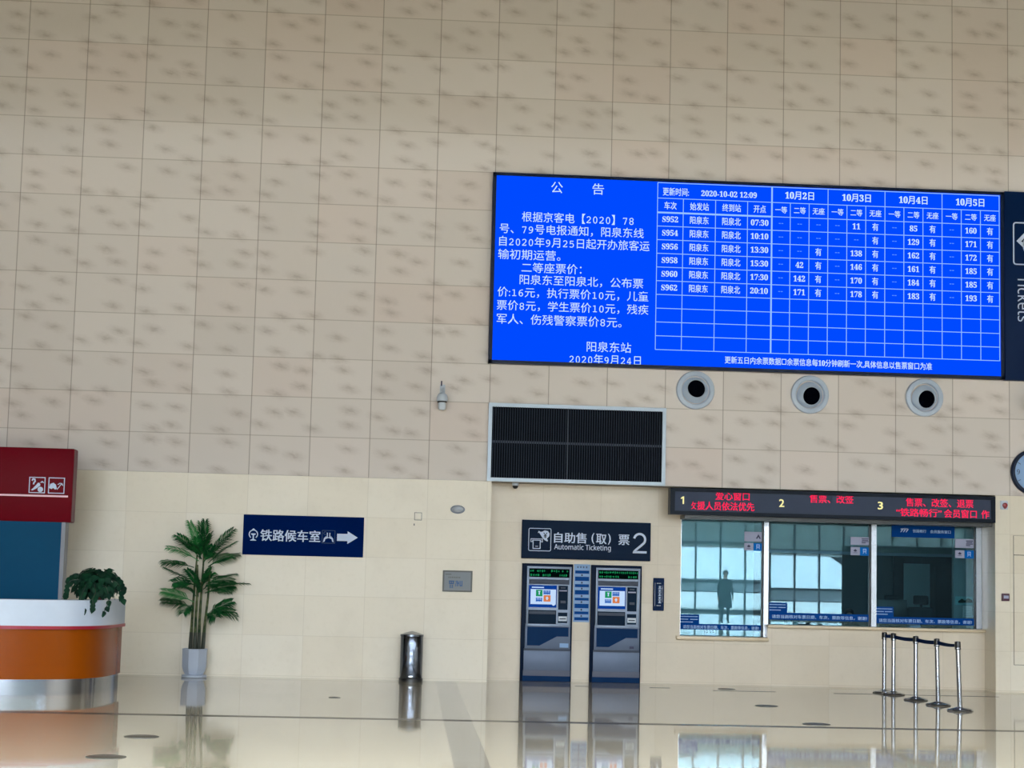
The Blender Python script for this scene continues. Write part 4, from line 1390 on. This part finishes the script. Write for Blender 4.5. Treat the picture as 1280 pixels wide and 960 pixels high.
# --- potted palm
PXc, PYc = -4.25, -0.33
t = thing('potted_palm', 'tall feathery palm in a pale octagonal pot, left of the waiting room sign', 'plant', (PXc, PYc, 0))
bm = B(); lathe(bm, [(0.175, 0.0), (0.185, 0.01), (0.185, 0.035), (0.15, 0.045)], 24, PXc, PYc, 0)
obj('saucer', bm, M['pot'], t)
bm = B(); lathe(bm, [(0.13, 0.035), (0.165, 0.09), (0.186, 0.16), (0.190, 0.40), (0.196, 0.415), (0.18, 0.42), (0.172, 0.40), (0.17, 0.36)], 8, PXc, PYc, 0, cap=False)
bm.transform(Matrix.Translation((PXc, PYc, 0)) @ Matrix.Rotation(PI / 8, 4, 'Z') @ Matrix.Translation((-PXc, -PYc, 0)))
obj('pot', bm, M['pot'], t, smooth=False)
bm = B(); lathe(bm, [(0.165, 0.34), (0.165, 0.375), (0.01, 0.38)], 20, PXc, PYc, 0)
obj('soil', bm, M['soil'], t)
def PP(px, py, dy=0.0):     # point of the plant, sketched at 364 units to the metre
    return Vector((PXc + (px - 240) / 364, PYc + dy, 0.42 + (745 - py) / 364))
canes = [((213, 750), (216, 600), (222, 380), (228, 250), 0.03), ((238, 750), (238, 600), (240, 420), (235, 300), -0.04), ((258, 750), (257, 600), (262, 380), (266, 230), 0.0), ((278, 750), (285, 600), (295, 470), (300, 300), 0.05)]
for k, (a, b, c, d, dyy) in enumerate(canes):
    bm = B(); tube(bm, [PP(*a, dyy), PP(a[0] + (b[0] - a[0]) * .6, 660, dyy)], 0.030, 8, 0.026); obj('cane_base', bm, M['stem_dark'], t)
    bm = B(); tube(bm, [PP(a[0] + (b[0] - a[0]) * .6, 662, dyy), PP(*b, dyy), PP(*c, dyy), PP(*d, dyy)], 0.024, 8, 0.012); obj('cane', bm, M['stem_pale'], t)

def frond(p0, p1, droop, n=15, leaf=0.2, mat='frond', roll=0.0):
    """arched rib with two rows of narrow leaflets"""
    p0, p1 = Vector(p0), Vector(p1)
    mid = (p0 + p1) / 2 + Vector((0, 0, droop))
    C = lambda s: p0 * (1 - s) ** 2 + mid * 2 * s * (1 - s) + p1 * s * s
    bm = B()
    tube(bm, [C(i / 8) for i in range(9)], 0.007, 5, 0.002)
    ln = (p1 - p0).length
    for i in range(n):
        s = 0.2 + 0.8 * i / (n - 1)
        p = C(s); tg = (C(min(1, s + .02)) - C(max(0, s - .02))).normalized()
        side = tg.cross(Vector((0, 0, 1)))
        if side.length < 0.25:
            side = tg.cross(Vector((0, -1, 0)))
        side.normalize()
        side = Matrix.Rotation(roll, 3, tg) @ side
        nup = side.cross(tg).normalized()
        L = leaf * (0.55 + 0.6 * math.sin(PI * min(1, 0.15 + s * 0.85))) * min(1.0, ln / 0.35 + 0.3)
        for sg in (-1, 1):
            d = (tg * 0.80 + side * sg * 0.68 + nup * random.uniform(-0.05, 0.15)).normalized()
            q1 = p + d * L * 0.5 + Vector((0, 0, 0.01))
            q2 = p + d * L + Vector((0, 0, -0.22 * L))
            wv = d.cross(nup).normalized() * 0.0095
            v = [bm.verts.new(c) for c in (p - wv * .4, q1 - wv, q2, q1 + wv, p + wv * .4)]
            v.append(bm.verts.new(q1 + nup * 0.004))
            bm.faces.new((v[0], v[1], v[5])); bm.faces.new((v[1], v[2], v[5])); bm.faces.new((v[2], v[3], v[5])); bm.faces.new((v[3], v[4], v[5])); bm.faces.new((v[4], v[0], v[5]))
    obj('frond', bm, M[mat], t, recalc=False)
FR = [((215, 315), (52, 288), .03, 0), ((240, 280), (82, 215), .06, -.12), ((240, 260), (118, 148), .04, .1), ((245, 250), (190, 82), .02, -.15), ((265, 240), (264, 72), 0.0, 0), ((270, 240), (300, 140), .02, -.15),
      ((280, 270), (410, 112), .03, .05), ((290, 290), (430, 182), .05, -.1), ((290, 310), (440, 243), .05, .1), ((225, 385), (72, 328), -.02, -.1), ((230, 410), (122, 398), .05, -.2), ((225, 500), (60, 448), .04, 0),
      ((220, 530), (70, 488), .02, -.1), ((215, 520), (180, 555), .08, -.25), ((285, 400), (432, 350), .04, 0), ((285, 430), (500, 398), .06, -.05), ((280, 450), (425, 410), .04, .1), ((295, 570), (420, 495), .03, 0),
      ((295, 565), (440, 545), .05, -.1), ((290, 560), (350, 575), .05, -.25), ((245, 270), (235, 160), 0.0, -.3), ((255, 270), (200, 190), .03, -.3), ((265, 290), (320, 200), .03, -.3), ((250, 430), (190, 330), .04, -.25), ((262, 420), (310, 320), .03, -.28), ((235, 470), (170, 420), .05, -.25), ((270, 430), (350, 400), .06, -.3), ((245, 470), (250, 380), .02, -.28)]
for i, (a, b, dr, dyy) in enumerate(FR):
    lt = i in (1, 3, 11)
    if i % 2 == 0:
        frond(PP(*a, 0.0), PP(b[0] + random.uniform(-22, 22), b[1] + random.uniform(8, 34), -dyy - 0.08), dr + 0.02, 13, 0.17, 'frond', random.uniform(-0.9, 0.9))
    frond(PP(*a, 0.0), PP(*b, dyy), dr, 17, 0.19 if i < 20 else 0.16, 'frond_light' if lt else 'frond', random.uniform(-0.9, 0.9))

# --- red service counter backdrop
t = thing('service_backdrop', 'crimson header sign with two white pictograms over a blue backboard, behind the reception desk', 'sign board', (-7.0, -1.25, 0))
bm = B(); bbox_bev(bm, -8.9, -5.955, -1.40, -1.10, 2.192, 3.236, 0.012)
for f in bm.faces:
    f.material_index = 0
obj('header_box', bm, M['red_sign'], t)
bm = B(); box(bm, -5.957, -5.95, -1.385, -1.115, 2.21, 3.22)
obj('header_edge', bm, M['red_side'], t)
bm = B(); box(bm, -8.9, -6.01, -1.404, -1.399, 2.545, 2.57)
obj('white_line', bm, M['pink_line'], t)
def picto_frame(bm, x0, z0, s):
    stroke(bm, [(x0, z0), (x0 + s, z0), (x0 + s, z0 + s), (x0, z0 + s)], 0.012, -1.405, -1.399, True)
bm = B()
x0, z0, s = -6.555, 2.60, 0.215
picto_frame(bm, x0, z0, s)
P = lambda a, b: (x0 + a * s, z0 + b * s)
stroke(bm, [P(.16, .78), P(.22, .90), P(.33, .88), P(.36, .74), P(.28, .64), P(.27, .54)], 0.02, -1.406, -1.399)
prism(bm, [P(.12, .16), P(.22, .14), P(.50, .30), P(.72, .50), P(.66, .64), P(.56, .66), P(.40, .46)], -1.406, -1.399)
prism(bm, ring_pts(*P(.72, .22), 0.038, 16), -1.406, -1.399)
stroke(bm, [P(.72, .66), P(.82, .74), P(.92, .66)], 0.014, -1.406, -1.399)
obj('pictogram', bm, M['white_letter'], t)
bm = B()
x0 = -6.285
picto_frame(bm, x0, z0, s)
prism(bm, [P(.02, .34), P(.10, .60), P(.30, .68), P(.46, .56), P(.54, .30), P(.42, .24), P(.30, .34), P(.18, .26)], -1.406, -1.399)
stroke(bm, [P(.54, .24), P(.62, .34), P(.80, .60), P(.92, .52), P(.86, .64), P(.72, .66), P(.58, .56)], 0.010, -1.406, -1.399)
obj('pictogram', bm, M['white_letter'], t)
bm = B(); box(bm, -8.85, -6.08, -1.385, -1.14, 0, 2.192)
obj('backboard', bm, M['blue_glass'], t)
bm = B(); box(bm, -6.08, -6.025, -1.39, -1.13, 0, 2.192)
obj('edge_post', bm, M['grey_edge'], t)

# --- curved reception desk
def smooth_path(pts, n=6):
    out = []
    for i in range(len(pts) - 1):
        p0, p1, p2, p3 = (Vector(pts[max(i - 1, 0)]), Vector(pts[i]), Vector(pts[i + 1]), Vector(pts[min(i + 2, len(pts) - 1)]))
        for k in range(n):
            s = k / n
            out.append(0.5 * ((2 * p1) + (p2 - p0) * s + (2 * p0 - 5 * p1 + 4 * p2 - p3) * s * s + (3 * p1 - p0 - 3 * p2 + p3) * s ** 3))
    out.append(Vector(pts[-1]))
    return out
plan = smooth_path([(-8.6, -4.95), (-7.3, -4.80), (-6.2, -4.58), (-5.55, -4.36), (-5.22, -4.08), (-5.06, -3.7), (-4.99, -3.2), (-4.97, -2.75)])
def desk_band(bm, z0, z1, off, thick=0.35):
    """wall of the desk following the plan, off = outward offset"""
    n = len(plan)
    O, I = [], []
    for i, p in enumerate(plan):
        tg = (plan[min(i + 1, n - 1)] - plan[max(i - 1, 0)]).normalized()
        nr = Vector((tg.y, -tg.x))
        O.append(p + nr * off); I.append(p - nr * thick)
    rows_ = [[bm.verts.new((q.x, q.y, z)) for q in ln] for ln, z in ((O, z0), (O, z1), (I, z1), (I, z0))]
    for k in range(4):
        a, b = rows_[k], rows_[(k + 1) % 4]
        for i in range(n - 1):
            f = bm.faces.new((a[i], a[i + 1], b[i + 1], b[i])); f.smooth = (k in (0, 2))
    for e in (0, n - 1):
        bm.faces.new([rows_[k][e] for k in range(4)])
t = thing('reception_desk', 'curved reception desk with white top, orange front and mirror steel base', 'reception desk', (-6.3, -4.0, 0))
bm = B(); desk_band(bm, 0.845, 1.165, 0.03); obj('white_top_band', bm, M['desk_white'], t)
bm = B(); desk_band(bm, 0.805, 0.845, 0.04); obj('red_trim', bm, M['desk_red'], t)
bm = B(); desk_band(bm, 0.19, 0.805, 0.0); obj('orange_front', bm, M['desk_orange'], t)
bm = B(); desk_band(bm, 0.0, 0.19, -0.025); obj('steel_base', bm, M['chrome'], t)

# --- trailing plant on the desk
t = thing('trailing_plant', 'dark green trailing pot plant on the corner of the reception desk', 'plant', (-5.20, -3.55, 1.165))
pc = Vector((-5.20, -3.55, 1.165))
bm = B(); lathe(bm, [(0.075, 0.0), (0.10, 0.14), (0.108, 0.15), (0.095, 0.15), (0.085, 0.12)], 24, pc.x, pc.y, pc.z)
obj('pot', bm, M['pot_red'], t)
bm = B(); bs = B()
random.seed(21)
def leaf(bm, p, d, nrm, L):
    sd = d.cross(nrm).normalized()
    prof = ((0.0, 0.10), (0.15, 0.36), (0.4, 0.42), (0.7, 0.25), (1.0, 0.0))
    l = []; r = []; c = []
    for a, w in prof:
        q = p + d * L * a - nrm * (0.12 * L * a * a)
        c.append(bm.verts.new(q))
        l.append(bm.verts.new(q + sd * w * L + nrm * 0.06 * L)); r.append(bm.verts.new(q - sd * w * L + nrm * 0.06 * L))
    for i in range(4):
        bm.faces.new((c[i], c[i + 1], l[i + 1], l[i])); bm.faces.new((c[i], r[i], r[i + 1], c[i + 1]))
for k in range(300):
    a = random.uniform(0, 2 * PI); e = random.uniform(-0.85, 1.25)
    rr = Vector((0.29 * math.cos(a) * math.cos(e), 0.24 * math.sin(a) * math.cos(e), 0.20 * math.sin(e))) * random.uniform(0.65, 1.0)
    p = pc + Vector((0, 0, 0.21)) + rr
    out = (rr + Vector((0, 0, -0.04))).normalized()
    nr = (rr.normalized() + Vector((0, -0.3, 0.5)) + Vector((random.uniform(-.4, .4), random.uniform(-.4, .4), random.uniform(-.2, .4)))).normalized()
    d = (out - nr * out.dot(nr)).normalized()
    leaf(bm, p, d, nr, random.uniform(0.085, 0.12))
def trail(pts):
    pts = smooth_path(pts, 4)
    tube(bs, pts, 0.004, 5)
    for i in range(2, len(pts), 2):
        p = Vector(pts[i])
        d = (Vector((random.uniform(-.5, .5), random.uniform(-.6, -.1), -0.9))).normalized()
        nr = Vector((random.uniform(-.4, .4), -1, 0.4)); nr = (nr - d * nr.dot(d)).normalized()
        leaf(bm, p, d, nr, random.uniform(0.08, 0.10))
for tr in (((.10, -.1, .25), (.26, -.15, .24), (.34, -.15, .12), (.36, -.15, .02)), ((.05, -.15, .2), (.16, -.25, .16), (.20, -.27, 0), (.15, -.28, -.14)),
           ((0, -.2, .2), (.05, -.40, .10), (.04, -.52, .01), (.06, -.55, -.08)), ((-.1, -.2, .2), (-.10, -.42, .1), (-.11, -.53, .0), (-.06, -.60, -.10)),
           ((.15, 0, .3), (.28, -.05, .30), (.33, -.05, .22), (.35, -.05, .14)), ((-.15, -.1, .25), (-.30, -.15, .24), (-.36, -.15, .14), (-.36, -.15, .06)), ((-.15, 0, .3), (-.27, -.05, .33), (-.34, -.05, .28), (-.36, -.05, .25))):
    trail([tuple(pc + Vector(q)) for q in tr])
obj('foliage', bm, M['ivy'], t, recalc=False)
obj('stems', bs, M['stem_dark'], t)

# ================================================================== BELT BARRIER
posts_y = [(5.949, -0.638), (5.990, -0.985), (5.995, -2.085), (6.020, -3.035), (6.012, -3.990)]
tilt = [0.004, 0.002, 0.0, -0.022, -0.036]
words = ['standing closest to the ticket windows', 'second from the windows', 'in the middle of the row of five', 'leaning a little, fourth from the windows', 'leaning most, farthest from the windows']
HS = 0.895
def head_pos(k):
    return Vector((posts_y[k][0] + math.sin(tilt[k]) * 0.84, posts_y[k][1], 0.84))
for k, (px, py) in enumerate(posts_y):
    t = thing('barrier_post', 'chrome belt barrier post with a round base, ' + words[k], 'barrier post', (px, py, 0), 'belt barrier posts before window 3')
    def L(bm):
        bm.transform(Matrix.Translation((px, py, 0)) @ Matrix.Rotation(tilt[k], 4, 'Y'))
        return bm
    bm = B(); lathe(bm, [(0.165, 0.0), (0.168, 0.008), (0.160, 0.022), (0.09, 0.034), (0.05, 0.045), (0.045, 0.05)], 36)
    bm.transform(Matrix.Translation((px, py, 0)))
    obj('base', bm, M['steel'], t)
    bm = B(); lathe(bm, [(0.031, 0.03), (0.031, 0.79)], 24); obj('pole', L(bm), M['chrome'], t)
    bm = B(); lathe(bm, [(0.031, 0.785), (0.040, 0.79), (0.040, 0.875), (0.036, 0.89), (0.010, 0.895)], 24)
    obj('belt_head', L(bm), M['black'], t)
    bm = B(); lathe(bm, [(0.0405, 0.80), (0.042, 0.80), (0.042, 0.81), (0.0405, 0.81)], 24)
    obj('ring', L(bm), M['chrome'], t)
    if k < 4:
        a, b = head_pos(k), head_pos(k + 1)
        bm = B()
        n = 10
        sag = 0.0 if k == 0 else 0.012
        tw = 1.0 if k == 3 else 0.0
        d = (b - a).normalized(); a = a + d * 0.041; b = b - d * 0.041; sd = Vector((d.y, -d.x, 0))
        R_ = []
        for i in range(n + 1):
            s = i / n
            c = a + (b - a) * s + Vector((0, 0, -sag * 4 * s * (1 - s)))
            an = tw * 0.9 * s
            u_ = Vector((0, 0, 1)) * math.cos(an) + sd * math.sin(an)
            v_ = sd * math.cos(an) - Vector((0, 0, 1)) * math.sin(an)
            R_.append([bm.verts.new(c + u_ * p + v_ * q) for p, q in ((0.026, 0.0015), (0.026, -0.0015), (-0.026, -0.0015), (-0.026, 0.0015))])
        for A_, B_ in zip(R_, R_[1:]):
            for i in range(4):
                bm.faces.new((A_[i], A_[(i + 1) % 4], B_[(i + 1) % 4], B_[i]))
        bm.faces.new(R_[0]); bm.faces.new(R_[-1][::-1])
        obj('belt', bm, M['belt'], t, 'navy blue webbing belt')

# ================================================================== FLOOR COVERS
def floor_cover(x, y, r, label):
    t = thing('floor_cover', label, 'floor cover', (x, y, 0), 'round socket covers set in the floor')
    bm = B(); lathe(bm, [(r, 0.0005), (r, 0.004), (r - 0.015, 0.006), (r - 0.02, 0.006)], 32, x, y, 0)
    obj('ring', bm, M['disc'], t)
    bm = B(); lathe(bm, [(r - 0.022, 0.006), (r - 0.03, 0.009), (0.002, 0.010)], 32, x, y, 0)
    obj('lid', bm, M['strip'], t)
floor_cover(-3.753, -9.5, 0.165, 'round floor cover right of the reception desk, the one nearer the palm')
floor_cover(-3.80, -11.35, 0.17, 'round floor cover right of the reception desk, the one farther from the palm')
floor_cover(-2.09, -3.85, 0.075, 'small dark floor cover before the cream wall, left of the litter bin')
floor_cover(3.60, -0.55, 0.13, 'floor cover closest to the leftmost ticket window')
floor_cover(3.50, -3.82, 0.15, 'floor cover before the leftmost ticket window, middle of the three in line')
floor_cover(3.50, -6.55, 0.16, 'floor cover farthest from the ticket windows, by the thin grey band')

# ================================================================== BEYOND THE GLASS FRONT (mirrored in the windows)
t = thing('station_pavilion', 'white pavilion roof across the plaza, mirrored in the ticket windows', 'building', (20, -110, 0))
bm = B()
prism(bm, [(-2, 1.0), (25, 1.0), (36, 1.0), (36, 1.6), (31.5, 4.6), (24, 8.5), (-2, 9.5)], -118, -110)
obj('roof', bm, M['white_roof'], t)
bm = B(); box(bm, 0, 35, -117, -112, 0, 1.1)
obj('wall', bm, M['grey_build'], t)
t = thing('tower_block', 'dark grey tower block beyond the plaza, mirrored in the middle window', 'building', (40, -150, 0))
bm = B(); box(bm, 40, 84, -165, -150, 0, 40)
obj('wall', bm, M['tower'], t)
for k in range(4):
    bm = B()
    for q in range(6):
        box(bm, 41 + q * 4, 43 + q * 4, -149.95, -149.85, 3 + k * 5, 6 + k * 5)
    obj('window_row', bm, M['mullion'], t)

def person(name_label, x, y, rz, seated=False):
    t = thing('person', name_label, 'person', (x, y, 0))
    me = bpy.data.meshes.new('body'); o = bpy.data.objects.new('body', me); COL.objects.link(o)
    if not seated:
        J = {'pel': (0, 0, .92, .12), 'wai': (0, 0, 1.08, .115), 'che': (0, 0, 1.30, .13), 'nec': (0, 0, 1.46, .055), 'hd0': (0, -.01, 1.54, .07), 'hd1': (0, -.015, 1.62, .085), 'hd2': (0, 0, 1.69, .06),
             'ls': (.18, 0, 1.39, .06), 'le': (.23, .03, 1.12, .045), 'lw': (.24, -.05, .88, .032), 'lh': (.24, -.08, .80, .03),
             'rs': (-.18, 0, 1.39, .06), 're': (-.23, .03, 1.12, .045), 'rw': (-.24, -.05, .88, .032), 'rh': (-.24, -.08, .80, .03),
             'lp': (.09, 0, .86, .085), 'lk': (.10, -.01, .48, .058), 'la': (.10, .01, .09, .04), 'lt': (.11, -.13, .045, .035),
             'rp': (-.09, 0, .86, .085), 'rk': (-.10, -.01, .48, .058), 'ra': (-.10, .01, .09, .04), 'rtt': (-.11, -.13, .045, .035), 'nose': (0, -.105, 1.60, .014)}
    else:
        J = {'pel': (0, 0, .56, .13), 'wai': (0, .0, .72, .125), 'che': (0, -.03, .94, .14), 'nec': (0, -.06, 1.09, .055), 'hd0': (0, -.085, 1.14, .065), 'hd1': (0, -.10, 1.20, .08), 'hd2': (0, -.09, 1.26, .06),
             'ls': (.18, -.03, 1.03, .06), 'le': (.24, -.12, .80, .045), 'lw': (.16, -.34, .975, .032), 'lh': (.14, -.41, .975, .03),
             'rs': (-.18, -.03, 1.03, .06), 're': (-.24, -.12, .80, .045), 'rw': (-.16, -.34, .975, .032), 'rh': (-.14, -.41, .975, .03),
             'lp': (.10, -.03, .55, .09), 'lk': (.12, -.42, .55, .06), 'la': (.12, -.40, .09, .042), 'lt': (.12, -.52, .045, .035),
             'rp': (-.10, -.03, .55, .09), 'rk': (-.12, -.42, .55, .06), 'ra': (-.12, -.40, .09, .042), 'rtt': (-.12, -.52, .045, .035), 'nose': (0, -.19, 1.18, .014)}
    E_ = [('pel', 'wai'), ('wai', 'che'), ('che', 'nec'), ('nec', 'hd0'), ('hd0', 'hd1'), ('hd1', 'hd2'), ('hd1', 'nose'), ('che', 'ls'), ('ls', 'le'), ('le', 'lw'), ('lw', 'lh'), ('che', 'rs'), ('rs', 're'), ('re', 'rw'), ('rw', 'rh'),
          ('pel', 'lp'), ('lp', 'lk'), ('lk', 'la'), ('la', 'lt'), ('pel', 'rp'), ('rp', 'rk'), ('rk', 'ra'), ('ra', 'rtt')]
    # five fingers on each hand
    for sd in ('l', 'r'):
        hx, hy, hz, _ = J[sd + 'h']; wx, wy, wz, _ = J[sd + 'w']
        dv = (Vector((hx, hy, hz)) - Vector((wx, wy, wz))).normalized()
        ac = Vector((0, 1, 0)) if not seated else Vector((1, 0, 0))
        for q, (o_, ln_) in enumerate(((-.027, .062), (-.009, .075), (.009, .07), (.027, .055))):
            c0 = Vector((hx, hy, hz)) + dv * 0.035 + ac * o_; c1 = c0 + dv * ln_ * .6; c2 = c0 + dv * ln_ + Vector((0, 0.0, -.01 if seated else 0))
            for nm, c in (('a', c0), ('b', c1), ('c', c2)):
                J['%sf%d%s' % (sd, q, nm)] = (*c, .0085)
            E_ += [(sd + 'h', '%sf%da' % (sd, q)), ('%sf%da' % (sd, q), '%sf%db' % (sd, q)), ('%sf%db' % (sd, q), '%sf%dc' % (sd, q))]
        c0 = Vector((hx, hy, hz)) - ac * 0.035; J[sd + 'tha'] = (*c0, .010); J[sd + 'thb'] = (*(c0 + dv * .045 - ac * .015), .009)
        E_ += [(sd + 'h', sd + 'tha'), (sd + 'tha', sd + 'thb')]
    keys = list(J)
    me.from_pydata([J[k][:3] for k in keys], [(keys.index(a), keys.index(b)) for a, b in E_], [])
    md = o.modifiers.new('skin', 'SKIN')
    sv = me.skin_vertices[0].data
    for i, k in enumerate(keys):
        sv[i].radius = (J[k][3], J[k][3]); sv[i].use_root = (k == 'pel')
    sb = o.modifiers.new('sub', 'SUBSURF'); sb.levels = 2; sb.render_levels = 2
    m2 = bpy.data.meshes.new_from_object(o.evaluated_get(bpy.context.evaluated_depsgraph_get()))
    bpy.data.objects.remove(o)
    bo = bpy.data.objects.new('body', m2); COL.objects.link(bo)
    m2.materials.clear(); m2.materials.append(M['skin']); m2.materials.append(M['trousers']); m2.materials.append(M['coat'])
    for p in m2.polygons:
        p.use_smooth = True
        z = p.center.z
        if not seated:
            p.material_index = 0 if z > 1.46 or (z < 0.88 and abs(p.center.x) > 0.19) else (2 if z > 0.95 or abs(p.center.x) > 0.17 else 1)
        else:
            hand = p.center.y < -0.36 and z > 0.9
            p.material_index = 0 if (z > 1.09 or hand) else (2 if z > 0.62 else 1)
    bo.parent = t
    hz = J['hd1'][2]; hy = J['hd1'][1]
    bm = B()
    bmesh.ops.create_uvsphere(bm, u_segments=20, v_segments=12, radius=0.112)
    bm.transform(Matrix.Scale(0.88, 4, (1, 0, 0)))
    bmesh.ops.delete(bm, geom=[v for v in bm.verts if v.co.y < -0.045 and v.co.z < 0.055 or v.co.z < -0.07], context='VERTS')
    bm.transform(Matrix.Translation((x, y + hy + 0.012, hz + 0.018)))
    obj('hair', bm, M['hair'], t, smooth=True)
    bm = B()
    for s in (-1, 1):
        lathe(bm, [(0.010, 0.0), (0.008, 0.006), (0.001, 0.009)], 10, x + s * 0.032, y + hy - 0.078, hz + 0.005, 'Y')
    obj('eyes', bm, M['black'], t)
    if not seated:
        bm = B()
        prof = [(0.05, 1.47, .05), (0.17, 1.44, .10), (0.20, 1.36, .12), (0.19, 1.15, .125), (0.185, 1.02, .13), (0.21, 0.80, .15), (0.24, 0.52, .17), (0.235, 0.52, .165)]
        rr = []
        for a, z, b in prof:
            rr.append([bm.verts.new((x + a * math.cos(2 * PI * q / 28), y + b * math.sin(2 * PI * q / 28), z)) for q in range(28)])
        for A_, B_ in zip(rr, rr[1:]):
            for q in range(28):
                bm.faces.new((A_[q], A_[(q + 1) % 28], B_[(q + 1) % 28], B_[q])).smooth = True
        obj('coat', bm, M['coat'], t)
    t.rotation_euler = (0, 0, rz)
    return t
person('person with black hair bent over the counter behind the middle ticket window', 6.1, 2.06, 0.0, True).scale = (0.9, 0.9, 0.9)
person('person in a long dark coat standing in the hall, mirrored in the leftmost window', 9.55, -29.6, PI)
